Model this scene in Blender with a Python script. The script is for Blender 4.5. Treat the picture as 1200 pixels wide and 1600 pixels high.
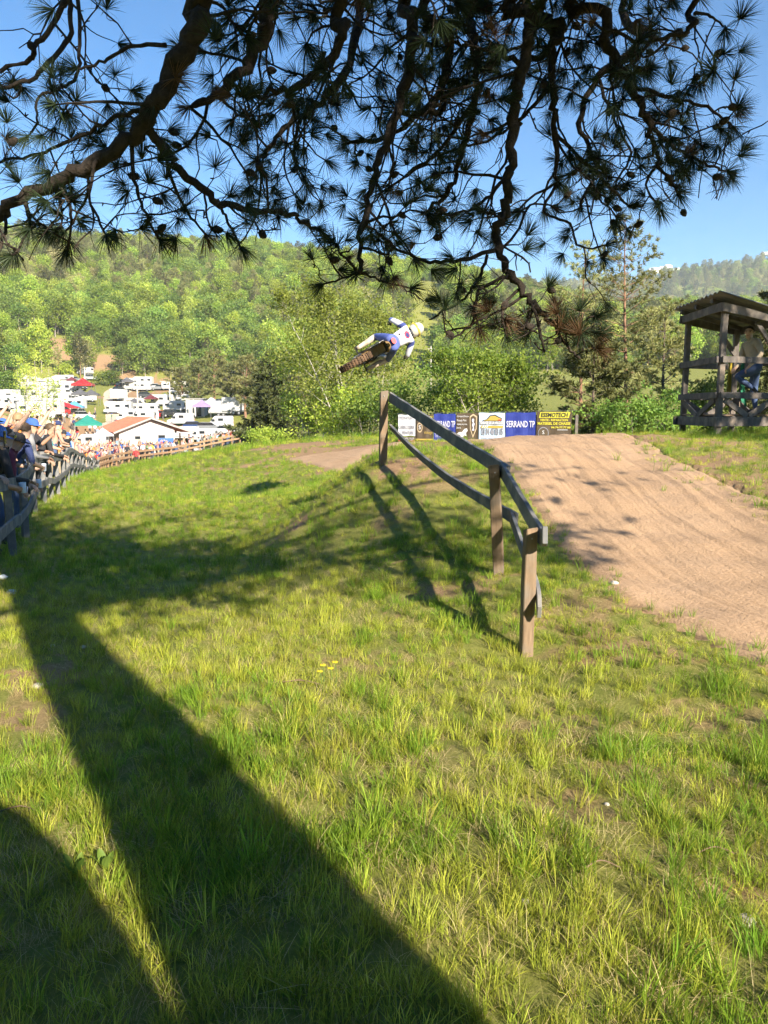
import bpy, bmesh, math, random, os
import numpy as np
from mathutils import Vector, Matrix, Quaternion, noise as mnoise
S = bpy.context.scene
for o in list(bpy.data.objects): bpy.data.objects.remove(o)
C = S.collection
R = math.radians
random.seed(7)
# ------------------------------------------------------------------ camera, sky, sun, exposure
PITCH, CAMZ, FPX = R(7.5), 1.7, 1202.0
cam = bpy.data.objects.new('camera', bpy.data.cameras.new('camera')); C.objects.link(cam)
cam.data.sensor_fit = 'VERTICAL'; cam.data.sensor_height = 36.0; cam.data.lens = FPX/1600*36
cam.data.clip_start = 0.05; cam.data.clip_end = 12000
cam.location = (0, 0, CAMZ); cam.rotation_euler = (math.pi/2-PITCH, 0, 0)
S.camera = cam
SUN_AZ = math.atan2(0.52, -0.855)          # compass angle of the sun measured from +Y towards +X
SUN_EL = R(27.5)
SUN = Vector((math.sin(SUN_AZ)*math.cos(SUN_EL), math.cos(SUN_AZ)*math.cos(SUN_EL), math.sin(SUN_EL)))
W = bpy.data.worlds.new('World'); S.world = W; W.use_nodes = True
wn = W.node_tree.nodes; wl = W.node_tree.links; wn.clear()
sky = wn.new('ShaderNodeTexSky'); sky.sky_type = 'NISHITA'; sky.sun_disc = False
sky.sun_elevation = SUN_EL; sky.sun_rotation = SUN_AZ; sky.altitude = 600; sky.air_density = 1.0; sky.dust_density = 0.1; sky.ozone_density = 3.5
bg = wn.new('ShaderNodeBackground'); bg.inputs[1].default_value = 0.066
wo = wn.new('ShaderNodeOutputWorld'); hsv = wn.new('ShaderNodeHueSaturation'); hsv.inputs['Saturation'].default_value = 1.3; wl.new(sky.outputs[0], hsv.inputs['Color']); wl.new(hsv.outputs[0], bg.inputs[0]); wl.new(bg.outputs[0], wo.inputs[0])
sd = bpy.data.lights.new('sun', 'SUN'); sd.energy = 5.0; sd.angle = R(0.53); sd.color = (1.0, 0.9, 0.74)
so = bpy.data.objects.new('sun', sd); C.objects.link(so); so.rotation_euler = SUN.to_track_quat('Z', 'Y').to_euler()
so.location = (20, -30, 40)
S.view_settings.view_transform = 'Standard'; S.view_settings.look = 'None'
S.view_settings.exposure = 1.58; S.view_settings.gamma = 1.0; S.view_settings.use_curve_mapping = False
S.render.engine = 'CYCLES'
try:
    S.cycles.use_denoising = True; S.cycles.use_adaptive_sampling = True; S.cycles.adaptive_threshold = .03; S.cycles.max_bounces = 4; S.cycles.transparent_max_bounces = 8
    S.cycles.diffuse_bounces = 2; S.cycles.glossy_bounces = 2; S.cycles.transmission_bounces = 2; S.cycles.volume_bounces = 1
    S.cycles.caustics_reflective = False; S.cycles.caustics_refractive = False
except Exception: pass
# ------------------------------------------------------------------ helpers
_c, _s = math.cos(PITCH), math.sin(PITCH)
def ray(px, py):
    u, v = (px-600)/FPX, (800-py)/FPX
    return Vector((u, _c+v*_s, -_s+v*_c))
def P(px, py, Y):                       # the place at distance Y that the photograph shows at (px, py)
    d = ray(px, py); t = Y/d.y
    return Vector((d.x*t, Y, CAMZ+d.z*t))
def PX(px, Y): return (px-600)/FPX*Y*1.0
def tag(o, label=None, cat=None, group=None, kind=None):
    if label: o['label'] = label
    if cat: o['category'] = cat
    if group: o['group'] = group
    if kind: o['kind'] = kind
    return o
def empty(name, loc=(0,0,0), rz=0):
    o = bpy.data.objects.new(name, None); C.objects.link(o); o.location = loc; o.rotation_euler = (0,0,rz)
    o.empty_display_size = .2
    return o
def link(name, me, parent=None, mats=None):
    o = bpy.data.objects.new(name, me); C.objects.link(o)
    if mats is not None and not len(me.materials):
        for m in (mats if isinstance(mats, (list, tuple)) else [mats]): me.materials.append(m)
    if parent: o.parent = parent
    return o
def copy_tree(o, parent=None):
    c = o.copy(); C.objects.link(c); c.parent = parent
    for ch in list(o.children): copy_tree(ch, c)
    return c
class MB:
    def __init__(s): s.v = []; s.f = []; s.m = []
    def add(s, vs, fs, mi=0):
        b = len(s.v); s.v += [tuple(v) for v in vs]
        for f in fs: s.f.append([b+i for i in f]); s.m.append(mi)
        return s
    def box(s, c, d, rot=None, mi=0, taper=1.0):
        vs = []
        for z in (-.5, .5):
            k = 1.0 if z < 0 else taper
            for x, y in ((-.5,-.5),(.5,-.5),(.5,.5),(-.5,.5)):
                p = Vector((x*d[0]*k, y*d[1]*k, z*d[2]))
                if rot is not None: p = rot @ p
                vs.append(p+Vector(c))
        return s.add(vs, [(3,2,1,0),(4,5,6,7),(0,1,5,4),(1,2,6,5),(2,3,7,6),(3,0,4,7)], mi)
    def bar(s, a, b, w, h, up=(0,0,1), mi=0, ext=0.0):      # a board of section w x h from a to b
        a, b = Vector(a), Vector(b); d = (b-a); L = d.length; d.normalize()
        x = d.cross(Vector(up)).normalized(); z = x.cross(d).normalized()
        vs = []
        for t in (-ext, L+ext):
            for i, k in ((-1,-1),(1,-1),(1,1),(-1,1)): vs.append(a+d*t+x*(i*w/2)+z*(k*h/2))
        return s.add(vs, [(3,2,1,0),(4,5,6,7),(0,1,5,4),(1,2,6,5),(2,3,7,6),(3,0,4,7)], mi)
    def tube(s, pts, rad, n=6, mi=0, cap=True):
        pts = [Vector(p) for p in pts]
        if not isinstance(rad, (list, tuple)): rad = [rad]*len(pts)
        ref = None; vs = []
        for i, p in enumerate(pts):
            d = (pts[min(i+1, len(pts)-1)]-pts[max(i-1, 0)])
            if d.length < 1e-9: d = Vector((0,0,1))
            d.normalize()
            if ref is None:
                ref = Vector((1,0,0)) if abs(d.x) < .8 else Vector((0,1,0))
            x = (ref-d*ref.dot(d))
            if x.length < 1e-6: x = Vector((0,1,0))-d*d.y
            x.normalize(); ref = x; y = d.cross(x)
            for k in range(n):
                a = 2*math.pi*k/n
                vs.append(p+(x*math.cos(a)+y*math.sin(a))*rad[i])
        fs = []
        for i in range(len(pts)-1):
            for k in range(n):
                fs.append((i*n+k, i*n+(k+1)%n, (i+1)*n+(k+1)%n, (i+1)*n+k))
        if cap:
            fs.append(tuple(reversed(range(n)))); fs.append(tuple(range((len(pts)-1)*n, len(pts)*n)))
        return s.add(vs, fs, mi)
    def lathe(s, prof, n=16, M=None, mi=0):                  # profile (r, h) round Z
        vs = []; fs = []
        for r, h in prof:
            for k in range(n):
                a = 2*math.pi*k/n; p = Vector((r*math.cos(a), r*math.sin(a), h))
                vs.append(M @ p if M is not None else p)
        for i in range(len(prof)-1):
            for k in range(n): fs.append((i*n+k, i*n+(k+1)%n, (i+1)*n+(k+1)%n, (i+1)*n+k))
        return s.add(vs, fs, mi)
    def prism(s, pts, a, b, axis=1, mi=0):                  # outline (u, v) swept along an axis from a to b
        n = len(pts); vs = []
        for t in (a, b):
            for u, v in pts:
                vs.append((t, u, v) if axis == 0 else (u, t, v) if axis == 1 else (u, v, t))
        fs = [tuple(range(n)), tuple(reversed(range(n, 2*n)))]
        for i in range(n): fs.append((i, n+i, n+(i+1)%n, (i+1)%n))
        return s.add(vs, fs, mi)
    def mesh(s, name, mats, smooth=False, bevel=0):
        me = bpy.data.meshes.new(name)
        bm = bmesh.new()
        bv = [bm.verts.new(v) for v in s.v]
        for f, mi in zip(s.f, s.m):
            try:
                bf = bm.faces.new([bv[i] for i in f]); bf.material_index = mi; bf.smooth = smooth
            except ValueError: pass
        bmesh.ops.recalc_face_normals(bm, faces=bm.faces)
        if bevel: bmesh.ops.bevel(bm, geom=list(bm.edges), offset=bevel, segments=1, affect='EDGES', profile=.5)
        bm.to_mesh(me); bm.free()
        for m in (mats if isinstance(mats, (list, tuple)) else [mats]): me.materials.append(m)
        return me
    def build(s, name, mats, parent=None, smooth=False, bevel=0):
        return link(name, s.mesh(name, mats, smooth, bevel), parent)
def np_mesh(name, V, F, mats=None, smooth=False, var=None, matidx=None):     # fast mesh from arrays, F (n, k)
    me = bpy.data.meshes.new(name)
    V = np.asarray(V, np.float32); F = np.asarray(F, np.int32); n, k = F.shape
    me.vertices.add(len(V)); me.vertices.foreach_set('co', V.ravel())
    me.loops.add(n*k); me.loops.foreach_set('vertex_index', F.ravel())
    me.polygons.add(n); me.polygons.foreach_set('loop_start', np.arange(0, n*k, k, dtype=np.int32))
    if matidx is not None: me.polygons.foreach_set('material_index', np.asarray(matidx, np.int32))
    me.update(calc_edges=True)
    if smooth: me.polygons.foreach_set('use_smooth', np.ones(n, bool))
    if var is not None:
        a = me.attributes.new('var', 'FLOAT', 'POINT'); a.data.foreach_set('value', np.asarray(var, np.float32))
    if mats is not None:
        for m in (mats if isinstance(mats, (list, tuple)) else [mats]): me.materials.append(m)
    return me
# ------------------------------------------------------------------ materials
def _nt(name):
    m = bpy.data.materials.new(name); m.use_nodes = True; n = m.node_tree.nodes; n.clear()
    out = n.new('ShaderNodeOutputMaterial'); return m, n, m.node_tree.links, out
def rgba(c): return (c[0], c[1], c[2], 1.0)
def plain(name, col, rough=.7, metal=0, col2=None, scale=6.0, bump=0.0, detail=4, stretch=None, spec=.4):
    m, n, l, out = _nt(name)
    b = n.new('ShaderNodeBsdfPrincipled'); b.inputs['Roughness'].default_value = rough; b.inputs['Metallic'].default_value = metal
    b.inputs['Specular IOR Level'].default_value = spec
    l.new(b.outputs[0], out.inputs[0])
    if col2 is None and not bump:
        b.inputs['Base Color'].default_value = rgba(col); return m
    tc = n.new('ShaderNodeTexCoord'); t = tc.outputs['Object']
    if stretch:
        mp = n.new('ShaderNodeMapping'); mp.inputs['Scale'].default_value = stretch; l.new(t, mp.inputs[0]); t = mp.outputs[0]
    nz = n.new('ShaderNodeTexNoise'); nz.inputs['Scale'].default_value = scale; nz.inputs['Detail'].default_value = detail
    nz.inputs['Roughness'].default_value = .65
    l.new(t, nz.inputs['Vector'])
    rp = n.new('ShaderNodeValToRGB'); rp.color_ramp.elements[0].position = .32; rp.color_ramp.elements[1].position = .7
    rp.color_ramp.elements[0].color = rgba(col); rp.color_ramp.elements[1].color = rgba(col2 or col)
    l.new(nz.outputs[0], rp.inputs[0]); l.new(rp.outputs[0], b.inputs['Base Color'])
    if bump:
        bp = n.new('ShaderNodeBump'); bp.inputs['Strength'].default_value = bump; bp.inputs['Distance'].default_value = .02
        l.new(nz.outputs[0], bp.inputs['Height']); l.new(bp.outputs[0], b.inputs['Normal'])
    return m
def leafmat(name, ca, cb, trans=.4, cc=None, rough=.55, objrand=True):  # per-leaf and per-tree variation
    m, n, l, out = _nt(name)
    at = n.new('ShaderNodeAttribute'); at.attribute_name = 'var'
    rp = n.new('ShaderNodeValToRGB'); e = rp.color_ramp.elements
    e[0].color = rgba(ca); e[1].color = rgba(cb)
    if cc: x = e.new(.93); x.color = rgba(cb); e[1].position = .62 if False else e[1].position; e[2].color = rgba(cc)
    l.new(at.outputs['Fac'], rp.inputs[0]); col = rp.outputs[0]
    if objrand:
        oi = n.new('ShaderNodeObjectInfo'); hs = n.new('ShaderNodeHueSaturation')
        mr = n.new('ShaderNodeMapRange'); mr.inputs['To Min'].default_value = .62; mr.inputs['To Max'].default_value = 1.38
        l.new(oi.outputs['Random'], mr.inputs[0]); l.new(mr.outputs[0], hs.inputs['Value'])
        mh = n.new('ShaderNodeMapRange'); mh.inputs['To Min'].default_value = .487; mh.inputs['To Max'].default_value = .515
        ml = n.new('ShaderNodeMath'); ml.operation = 'MULTIPLY'; ml.inputs[1].default_value = 7.31
        fr = n.new('ShaderNodeMath'); fr.operation = 'FRACT'
        l.new(oi.outputs['Random'], ml.inputs[0]); l.new(ml.outputs[0], fr.inputs[0]); l.new(fr.outputs[0], mh.inputs[0])
        l.new(mh.outputs[0], hs.inputs['Hue']); l.new(col, hs.inputs['Color']); col = hs.outputs[0]
    b = n.new('ShaderNodeBsdfPrincipled'); b.inputs['Roughness'].default_value = rough; b.inputs['Specular IOR Level'].default_value = .25
    l.new(col, b.inputs['Base Color'])
    if trans > 0:
        t = n.new('ShaderNodeBsdfTranslucent'); mx = n.new('ShaderNodeMixShader'); mx.inputs[0].default_value = trans
        hs2 = n.new('ShaderNodeHueSaturation'); hs2.inputs['Value'].default_value = 1.25; hs2.inputs['Hue'].default_value = .49
        l.new(col, hs2.inputs['Color']); l.new(hs2.outputs[0], t.inputs[0])
        l.new(b.outputs[0], mx.inputs[1]); l.new(t.outputs[0], mx.inputs[2]); l.new(mx.outputs[0], out.inputs[0])
    else: l.new(b.outputs[0], out.inputs[0])
    return m
def woodmat(name, ca, cb, cc, sc=(3,3,40)):
    m, n, l, out = _nt(name)
    b = n.new('ShaderNodeBsdfPrincipled'); b.inputs['Roughness'].default_value = .85; b.inputs['Specular IOR Level'].default_value = .15
    l.new(b.outputs[0], out.inputs[0])
    tc = n.new('ShaderNodeTexCoord'); mp = n.new('ShaderNodeMapping'); mp.inputs['Scale'].default_value = sc
    l.new(tc.outputs['Object'], mp.inputs[0])
    a = n.new('ShaderNodeTexNoise'); a.inputs['Scale'].default_value = 1.0; a.inputs['Detail'].default_value = 6; a.inputs['Roughness'].default_value = .7
    l.new(mp.outputs[0], a.inputs['Vector'])
    g = n.new('ShaderNodeTexNoise'); g.inputs['Scale'].default_value = 5.0; g.inputs['Detail'].default_value = 3; l.new(tc.outputs['Object'], g.inputs['Vector'])
    rp = n.new('ShaderNodeValToRGB'); e = rp.color_ramp.elements; e[0].position = .3; e[1].position = .72
    e[0].color = rgba(ca); e[1].color = rgba(cb); l.new(a.outputs[0], rp.inputs[0])
    mx = n.new('ShaderNodeMixRGB'); mx.inputs[2].default_value = rgba(cc)
    r2 = n.new('ShaderNodeValToRGB'); r2.color_ramp.elements[0].position = .5; r2.color_ramp.elements[1].position = .75
    l.new(g.outputs[0], r2.inputs[0]); l.new(r2.outputs[0], mx.inputs[0]); l.new(rp.outputs[0], mx.inputs[1]); l.new(mx.outputs[0], b.inputs['Base Color'])
    bp = n.new('ShaderNodeBump'); bp.inputs['Strength'].default_value = .5; bp.inputs['Distance'].default_value = .006
    l.new(a.outputs[0], bp.inputs['Height']); l.new(bp.outputs[0], b.inputs['Normal'])
    return m
# ------------------------------------------------------------------ terrain
def Pz(px, py, Y): p = P(px, py, Y); return (p.x, p.y, p.z)
GC = [(0,0,0),(-2,2,0),(2,2,.04),(0,4,0),(-3,5,0),(.97,5.2,.0),(-.5,6.5,.0),(3.6,3,.12),(-6,4,.1),(-9,8,.1),(0,-5,.1),(6,-3,.3),(-6,-5,.1),
  (1.0,6.6,.285),(.0,8.2,.34),(-.9,8.2,.05),(-.03,10.2,.98),(-.35,10.3,.86),(0.1,11.6,1.06),(-.1,13,1.02),(-1.0,13.3,.46),(-.8,11.5,.5),(-1.45,9.8,.03),(-1.6,11.6,.02),(-2.05,14,.0),(-2.77,18.5,-.38),(-.6,15.5,.35),(.4,17.5,.3),(-1,19,.0)]
GC += [Pz(*t) for t in [(768,721,10),(809,765,8.8),(845,834,7.7),(900,895,6.6),(960,935,5.9),(1060,985,5.3),(1200,1065,4.5),(707,691,13),(660,699,11.6),(850,684,13.5),(985,679,13),
  (1200,775,8),(1060,715,10.3),(1100,880,6.6),(950,760,9),(1200,690,12.3),
  (430,700,30),(560,697,29),(300,712,38),(220,722,48),(200,755,26),(300,765,22),(150,746,45),(0,890,8),(50,800,13),(110,745,25),(155,737,62),
  (280,712,85),(385,690,95),(240,705,112),(420,695,75),(545,690,45),(300,640,150),(350,660,125),(175,620,180),(180,660,135),(130,600,215),(230,603,205),(110,744,33),(150,746,34),(60,748,32),(190,737,38),(110,741,52),(150,741,53),(60,744,45),(0,752,30),(215,731,42),(30,640,115),(-150,640,120),(100,652,122)]]
GC += [(2.5,15.6,.75),(3,18,.35),(4.5,16.5,.8),(2,22,.35),(.5,27,.6),(3.5,26.5,.62),(6.5,26,.62),(6.4,14.6,1.22),(8,16,1.28),(6,11.5,1.17),(9,10,1.2),(8,6,.75),(5,5,.42),(12,15,1.4),(20,10,1.3),(15,30,.7),
  (5.4,38,.6),(11,36,.7),(10,60,.4),(25,60,.6),(-4,14,-.02),(-30,85,-3.5),(-36,62,-2.6),(-24,40,-.9),(-40,105,-2.5),(-22,110,-4.0),(-14,20,.0),(-30,25,.3),
  (0,75,-.8),(20,110,2),(60,90,3),(0,120,1.0),(-60,90,2.5),(-90,150,8),(-60,200,8),(0,190,8),(70,170,9),(120,90,8),(150,0,10),(60,-20,4),(30,-40,3),(-40,-20,1.5),(-110,40,6),(-150,-30,8),(0,-120,8),(90,-120,8),(-90,-120,8),(-100,110,6),(200,60,14),(130,170,14),(-130,190,12),(-190,60,12)]
GC = np.array(GC, float)
def _k(r2): return np.where(r2 > 0, .5*r2*np.log(np.maximum(r2, 1e-12)), 0.0)
def _fit(g):
    n = len(g); d = ((g[:,None,:2]-g[None,:,:2])**2).sum(-1)
    A = np.zeros((n+3, n+3)); A[:n,:n] = _k(d)+np.eye(n)*0.02; A[:n,n] = 1; A[:n,n+1:] = g[:,:2]; A[n,:n] = 1; A[n+1:,:n] = g[:,:2].T
    return np.linalg.solve(A, np.r_[g[:,2], 0,0,0])
GW = _fit(GC)
def tps(x, y):
    x = np.asarray(x, float); y = np.asarray(y, float); sh = x.shape; x = x.ravel(); y = y.ravel(); out = np.empty(len(x))
    for i in range(0, len(x), 20000):
        xs, ys = x[i:i+20000], y[i:i+20000]
        d = (xs[:,None]-GC[:,0])**2+(ys[:,None]-GC[:,1])**2
        out[i:i+20000] = _k(d)@GW[:-3]+GW[-3]+GW[-2]*xs+GW[-1]*ys
    return out.reshape(sh)
def elev(px, py):
    d = ray(px, py); return d.z/math.hypot(d.x, d.y), math.atan2(d.x, d.y)
_r1 = [(-400,368),(0,370),(100,374),(250,386),(400,396),(560,410),(700,432),(860,464),(1000,492),(1200,486),(1500,470)]
_r2 = [(-400,470),(400,490),(700,470),(900,452),(1000,447),(1040,439),(1100,429),(1200,420),(1500,405)]
E1 = sorted((elev(*p)[1], elev(*p)[0]) for p in _r1); E2 = sorted((elev(*p)[1], elev(*p)[0]) for p in _r2)
E1 = [(-3.3,.10),(-1.6,.15)]+E1+[(1.6,.14),(3.3,.10)]; E2 = [(-3.3,.12),(-1.6,.12)]+E2+[(1.6,.16),(3.3,.12)]
def hnoise(x, y):
    return (np.sin(x*.021+1.3)*np.cos(y*.017+.4)+.6*np.sin(x*.047-y*.031)+.4*np.cos(x*.09+y*.071))
R0 = 222.0
def height(x, y):
    x = np.asarray(x, float); y = np.asarray(y, float)
    r = np.hypot(x, y)+1e-9; th = np.arctan2(x, y)
    k = np.minimum(1, R0/r); near = tps(x*k, y*k)
    e1 = np.interp(th, *zip(*E1)); e2 = np.interp(th, *zip(*E2))
    rr = np.interp(th, [-3.3,-.6,.1,.5,3.3], [480,480,540,470,480]); zr = CAMZ+rr*e1-6.0      # the trees on the ridge make up the rest
    t = np.clip((r-R0)/(rr-R0), 0, 1); f = t*(1.25-.25*t*t)*1.0; f = np.where(t >= 1, 1.0, f)
    z = near+(zr-near)*np.clip(f, 0, 1)+hnoise(x, y)*3.0*np.clip((r-R0)/80, 0, 1)*np.clip((rr-r)/60, 0, 1)
    t2 = np.clip((r-rr)/(900-rr), 0, 1); z = np.where(r > rr, zr+(20-zr)*t2*t2*(3-2*t2), z)
    z3 = CAMZ+1400*e2-8; t3 = np.clip((r-900)/500, 0, 1); z = np.where(r > 900, 20+(z3-20)*t3*t3*(3-2*t3)+hnoise(x*.35, y*.35)*7*t3*(1-t3)*4, z)
    t4 = np.clip((r-1400)/1500, 0, 1); z = np.where(r > 1400, z3*(1-.6*t4), z)
    # turf unevenness
    b = np.clip((r-1.0)/3, 0, 1)*np.clip((60-r)/40, 0, 1)
    z = z+b*(.022*np.sin(x*2.3+np.sin(y*1.7))*np.cos(y*2.1+.5*np.sin(x*3.1))+.014*np.sin(x*5.7+y*4.1)*np.cos(y*6.3-x*2.2))
    return z
def gz(x, y): return float(height(np.array([x]), np.array([y]))[0])
TRACK_L = [(2.95,1.5),(2.55,3.2),(2.35,4.5),(2.07,5.3),(1.78,5.9),(1.65,6.6),(1.57,7.7),(1.53,8.8),(1.4,10),(1.28,11.6),(1.16,13),(.9,14.6),(.3,17),(-.7,20),(-2.2,24),(-4.2,28)]
TRACK_R = [(5.0,1.0),(4.7,3.5),(4.4,5.5),(4.2,7),(4.03,8.1),(4.0,9.3),(4.0,10.3),(4.08,11.5),(4.18,13),(4.25,14),(4.25,15),(4.2,17),(3.6,20),(2.6,23.5),(1.2,27),(-1.0,31)]
def edge_x(pts, y): ys = [p[1] for p in pts]; return np.interp(y, ys, [p[0] for p in pts])
VROAD = [((166,700,92),4),((172,682,108),5),((186,662,130),5),((184,645,150),5),((178,630,168),5),((180,617,185),6),((195,612,195),7)]
def smooth01(a, b, x): t = np.clip((x-a)/(b-a), 0, 1); return t*t*(3-2*t)
def dirt_mask(x, y):                     # bare earth: tyre-worn ground, clay banks, crowd standing places
    x = np.asarray(x, float); y = np.asarray(y, float); m = np.zeros(np.broadcast(x, y).shape)
    def blob(px, py, Y, rx, ry, a=1.0):
        nonlocal m
        p = P(px, py, Y); w1 = 2.2/max(rx, ry, .25); d = np.sqrt(((x-p.x)/rx)**2+((y-p.y)/ry)**2)*(1+.28*np.sin(x*w1*1.7+3*np.sin(y*w1+px))+.22*np.sin(y*w1*4.3+2*np.sin(x*w1*3.1))+.12*np.sin(x*w1*9.1+y*w1*7.3)); m = np.maximum(m, a*(1-smooth01(.55, 1.1, d)))
    for a in [(455,835,9.9,.35,.3,.8),(640,740,10,.6,.45,.65),(690,775,9.2,.55,.35,.5),(860,1130,4.0,.45,.25,.42),(940,1000,5.1,.7,.35,.5),(1000,1180,3.5,.4,.2,.42),(1120,1090,4.1,.45,.25,.42),(900,950,5.8,.5,.4,.55),(880,1270,3.1,.35,.2,.45),(1150,1220,3.3,.3,.2,.5),(730,1180,3.6,.4,.2,.35),(560,1020,5.2,.5,.3,.35),(720,900,6.4,.5,.3,.5),
              (1180,1380,2.55,.25,.12,.5),(640,690,13,.9,1.2,.75),(700,700,12,.6,1.0,.7),(1110,735,10.0,.9,.9,.6),(1040,695,12.2,.8,.9,.7),(1150,760,8.8,.7,.7,.55),(1130,700,11.5,.9,.6,.5),(620,800,8.6,.5,.3,.4),
              (60,1060,4.9,.35,.35,.55),(20,1130,4.2,.5,.3,.5),(250,960,7,.5,.3,.3),(540,702,27.5,3.2,1.6,1),(470,701,31,3,2,.9),(640,693,24,3,2.5,1),
              (200,715,60,5,7,.8),(250,705,75,8,6,.6),(150,690,85,16,12,.9),(200,690,100,22,10,.8),(120,672,112,16,10,.7),(90,690,66,10,12,.7)]: blob(*a)
    for a in [(10,580,232,22,10,1),(150,588,226,26,7,1),(230,598,213,14,5,1),(255,610,196,10,9,1),(205,620,182,7,9,.9)]: blob(*a)
    return np.clip(m, 0, 1)
az = np.concatenate([np.linspace(-math.pi, R(-42), 70, endpoint=False), np.linspace(R(-42), R(42), 470, endpoint=False), np.linspace(R(42), math.pi, 70, endpoint=False)])
rad = [0.25]
while rad[-1] < 3400:
    r_ = rad[-1]; rad.append(r_*1.021+(.02 if r_ < 3 else 0) if r_ < 40 else r_*1.026)
rad = np.array(rad); na, nr = len(az), len(rad)
X = np.sin(az)[None,:]*rad[:,None]; Y = np.cos(az)[None,:]*rad[:,None]; Z = height(X, Y)
# the soil under the race track lies a little lower than the track sheet
inside = (X > edge_x(TRACK_L, Y)+.12) & (X < edge_x(TRACK_R, Y)-.12) & (Y > 1.3) & (Y < 27)
Z = Z-np.where(inside, .06, 0)
V = np.concatenate([np.stack([X, Y, Z], -1).reshape(-1, 3), [[0, 0, gz(0, 0)]]])
i, j = np.meshgrid(np.arange(nr-1), np.arange(na), indexing='ij'); j2 = (j+1) % na
F = np.stack([i*na+j, (i+1)*na+j, (i+1)*na+j2, i*na+j2], -1).reshape(-1, 4)
def ground_mat():
    m, n, l, out = _nt('meadow_soil')
    b = n.new('ShaderNodeBsdfPrincipled'); b.inputs['Roughness'].default_value = .95; b.inputs['Specular IOR Level'].default_value = .1
    l.new(b.outputs[0], out.inputs[0])
    tc = n.new('ShaderNodeTexCoord'); co = tc.outputs['Object']
    def nz(scale, det=5, rough=.6):
        t = n.new('ShaderNodeTexNoise'); t.inputs['Scale'].default_value = scale; t.inputs['Detail'].default_value = det; t.inputs['Roughness'].default_value = rough
        l.new(co, t.inputs['Vector']); return t.outputs[0]
    def ramp(src, *st):
        r = n.new('ShaderNodeValToRGB'); e = r.color_ramp.elements
        e[0].position, e[0].color = st[0][0], rgba(st[0][1]); e[1].position, e[1].color = st[-1][0], rgba(st[-1][1])
        for p_, c_ in st[1:-1]: x_ = e.new(p_); x_.color = rgba(c_)
        l.new(src, r.inputs[0]); return r.outputs[0]
    def mix(f, a, b_):
        x = n.new('ShaderNodeMixRGB'); l.new(f, x.inputs[0]); l.new(a, x.inputs[1]); l.new(b_, x.inputs[2]); return x.outputs[0]
    fine = nz(38, 8, .75); mid = nz(1.3, 5); big = nz(.11, 4)
    grass = ramp(fine, (.25,(.07,.085,.02)), (.5,(.19,.20,.045)), (.75,(.38,.33,.12)))
    grass2 = ramp(mid, (.35,(.15,.19,.035)), (.65,(.30,.28,.08)))
    g = n.new('ShaderNodeMixRGB'); g.inputs[0].default_value = .45; l.new(grass, g.inputs[1]); l.new(grass2, g.inputs[2])
    soil = ramp(fine, (.25,(.16,.095,.05)), (.55,(.34,.22,.125)), (.8,(.47,.33,.2)))
    at = n.new('ShaderNodeAttribute'); at.attribute_name = 'dirt'
    ad = n.new('ShaderNodeMath'); ad.operation = 'MULTIPLY_ADD'; ad.inputs[1].default_value = .7; ad.inputs[2].default_value = -.35
    l.new(mid, ad.inputs[0]); sm = n.new('ShaderNodeMath'); sm.operation = 'ADD'; l.new(at.outputs['Fac'], sm.inputs[0]); l.new(ad.outputs[0], sm.inputs[1])
    df = ramp(sm.outputs[0], (.25,(0,0,0)), (.6,(1,1,1)))
    l.new(mix(df, g.outputs[0], soil), b.inputs['Base Color'])
    bp = n.new('ShaderNodeBump'); bp.inputs['Strength'].default_value = .8; bp.inputs['Distance'].default_value = .03
    l.new(fine, bp.inputs['Height']); l.new(bp.outputs[0], b.inputs['Normal'])
    return m
gm = np_mesh('ground', V, F, ground_mat(), smooth=True)
a_ = gm.attributes.new('dirt', 'FLOAT', 'POINT'); a_.data.foreach_set('value', dirt_mask(V[:,0], V[:,1]).astype(np.float32))
bm = bmesh.new(); bm.from_mesh(gm); bm.verts.ensure_lookup_table()
for q in range(na):
    try: bm.faces.new([bm.verts[len(V)-1], bm.verts[(q+1) % na], bm.verts[q]])
    except ValueError: pass
bmesh.ops.recalc_face_normals(bm, faces=bm.faces); bm.to_mesh(gm); bm.free()
tag(link('ground', gm), kind='structure')
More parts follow.
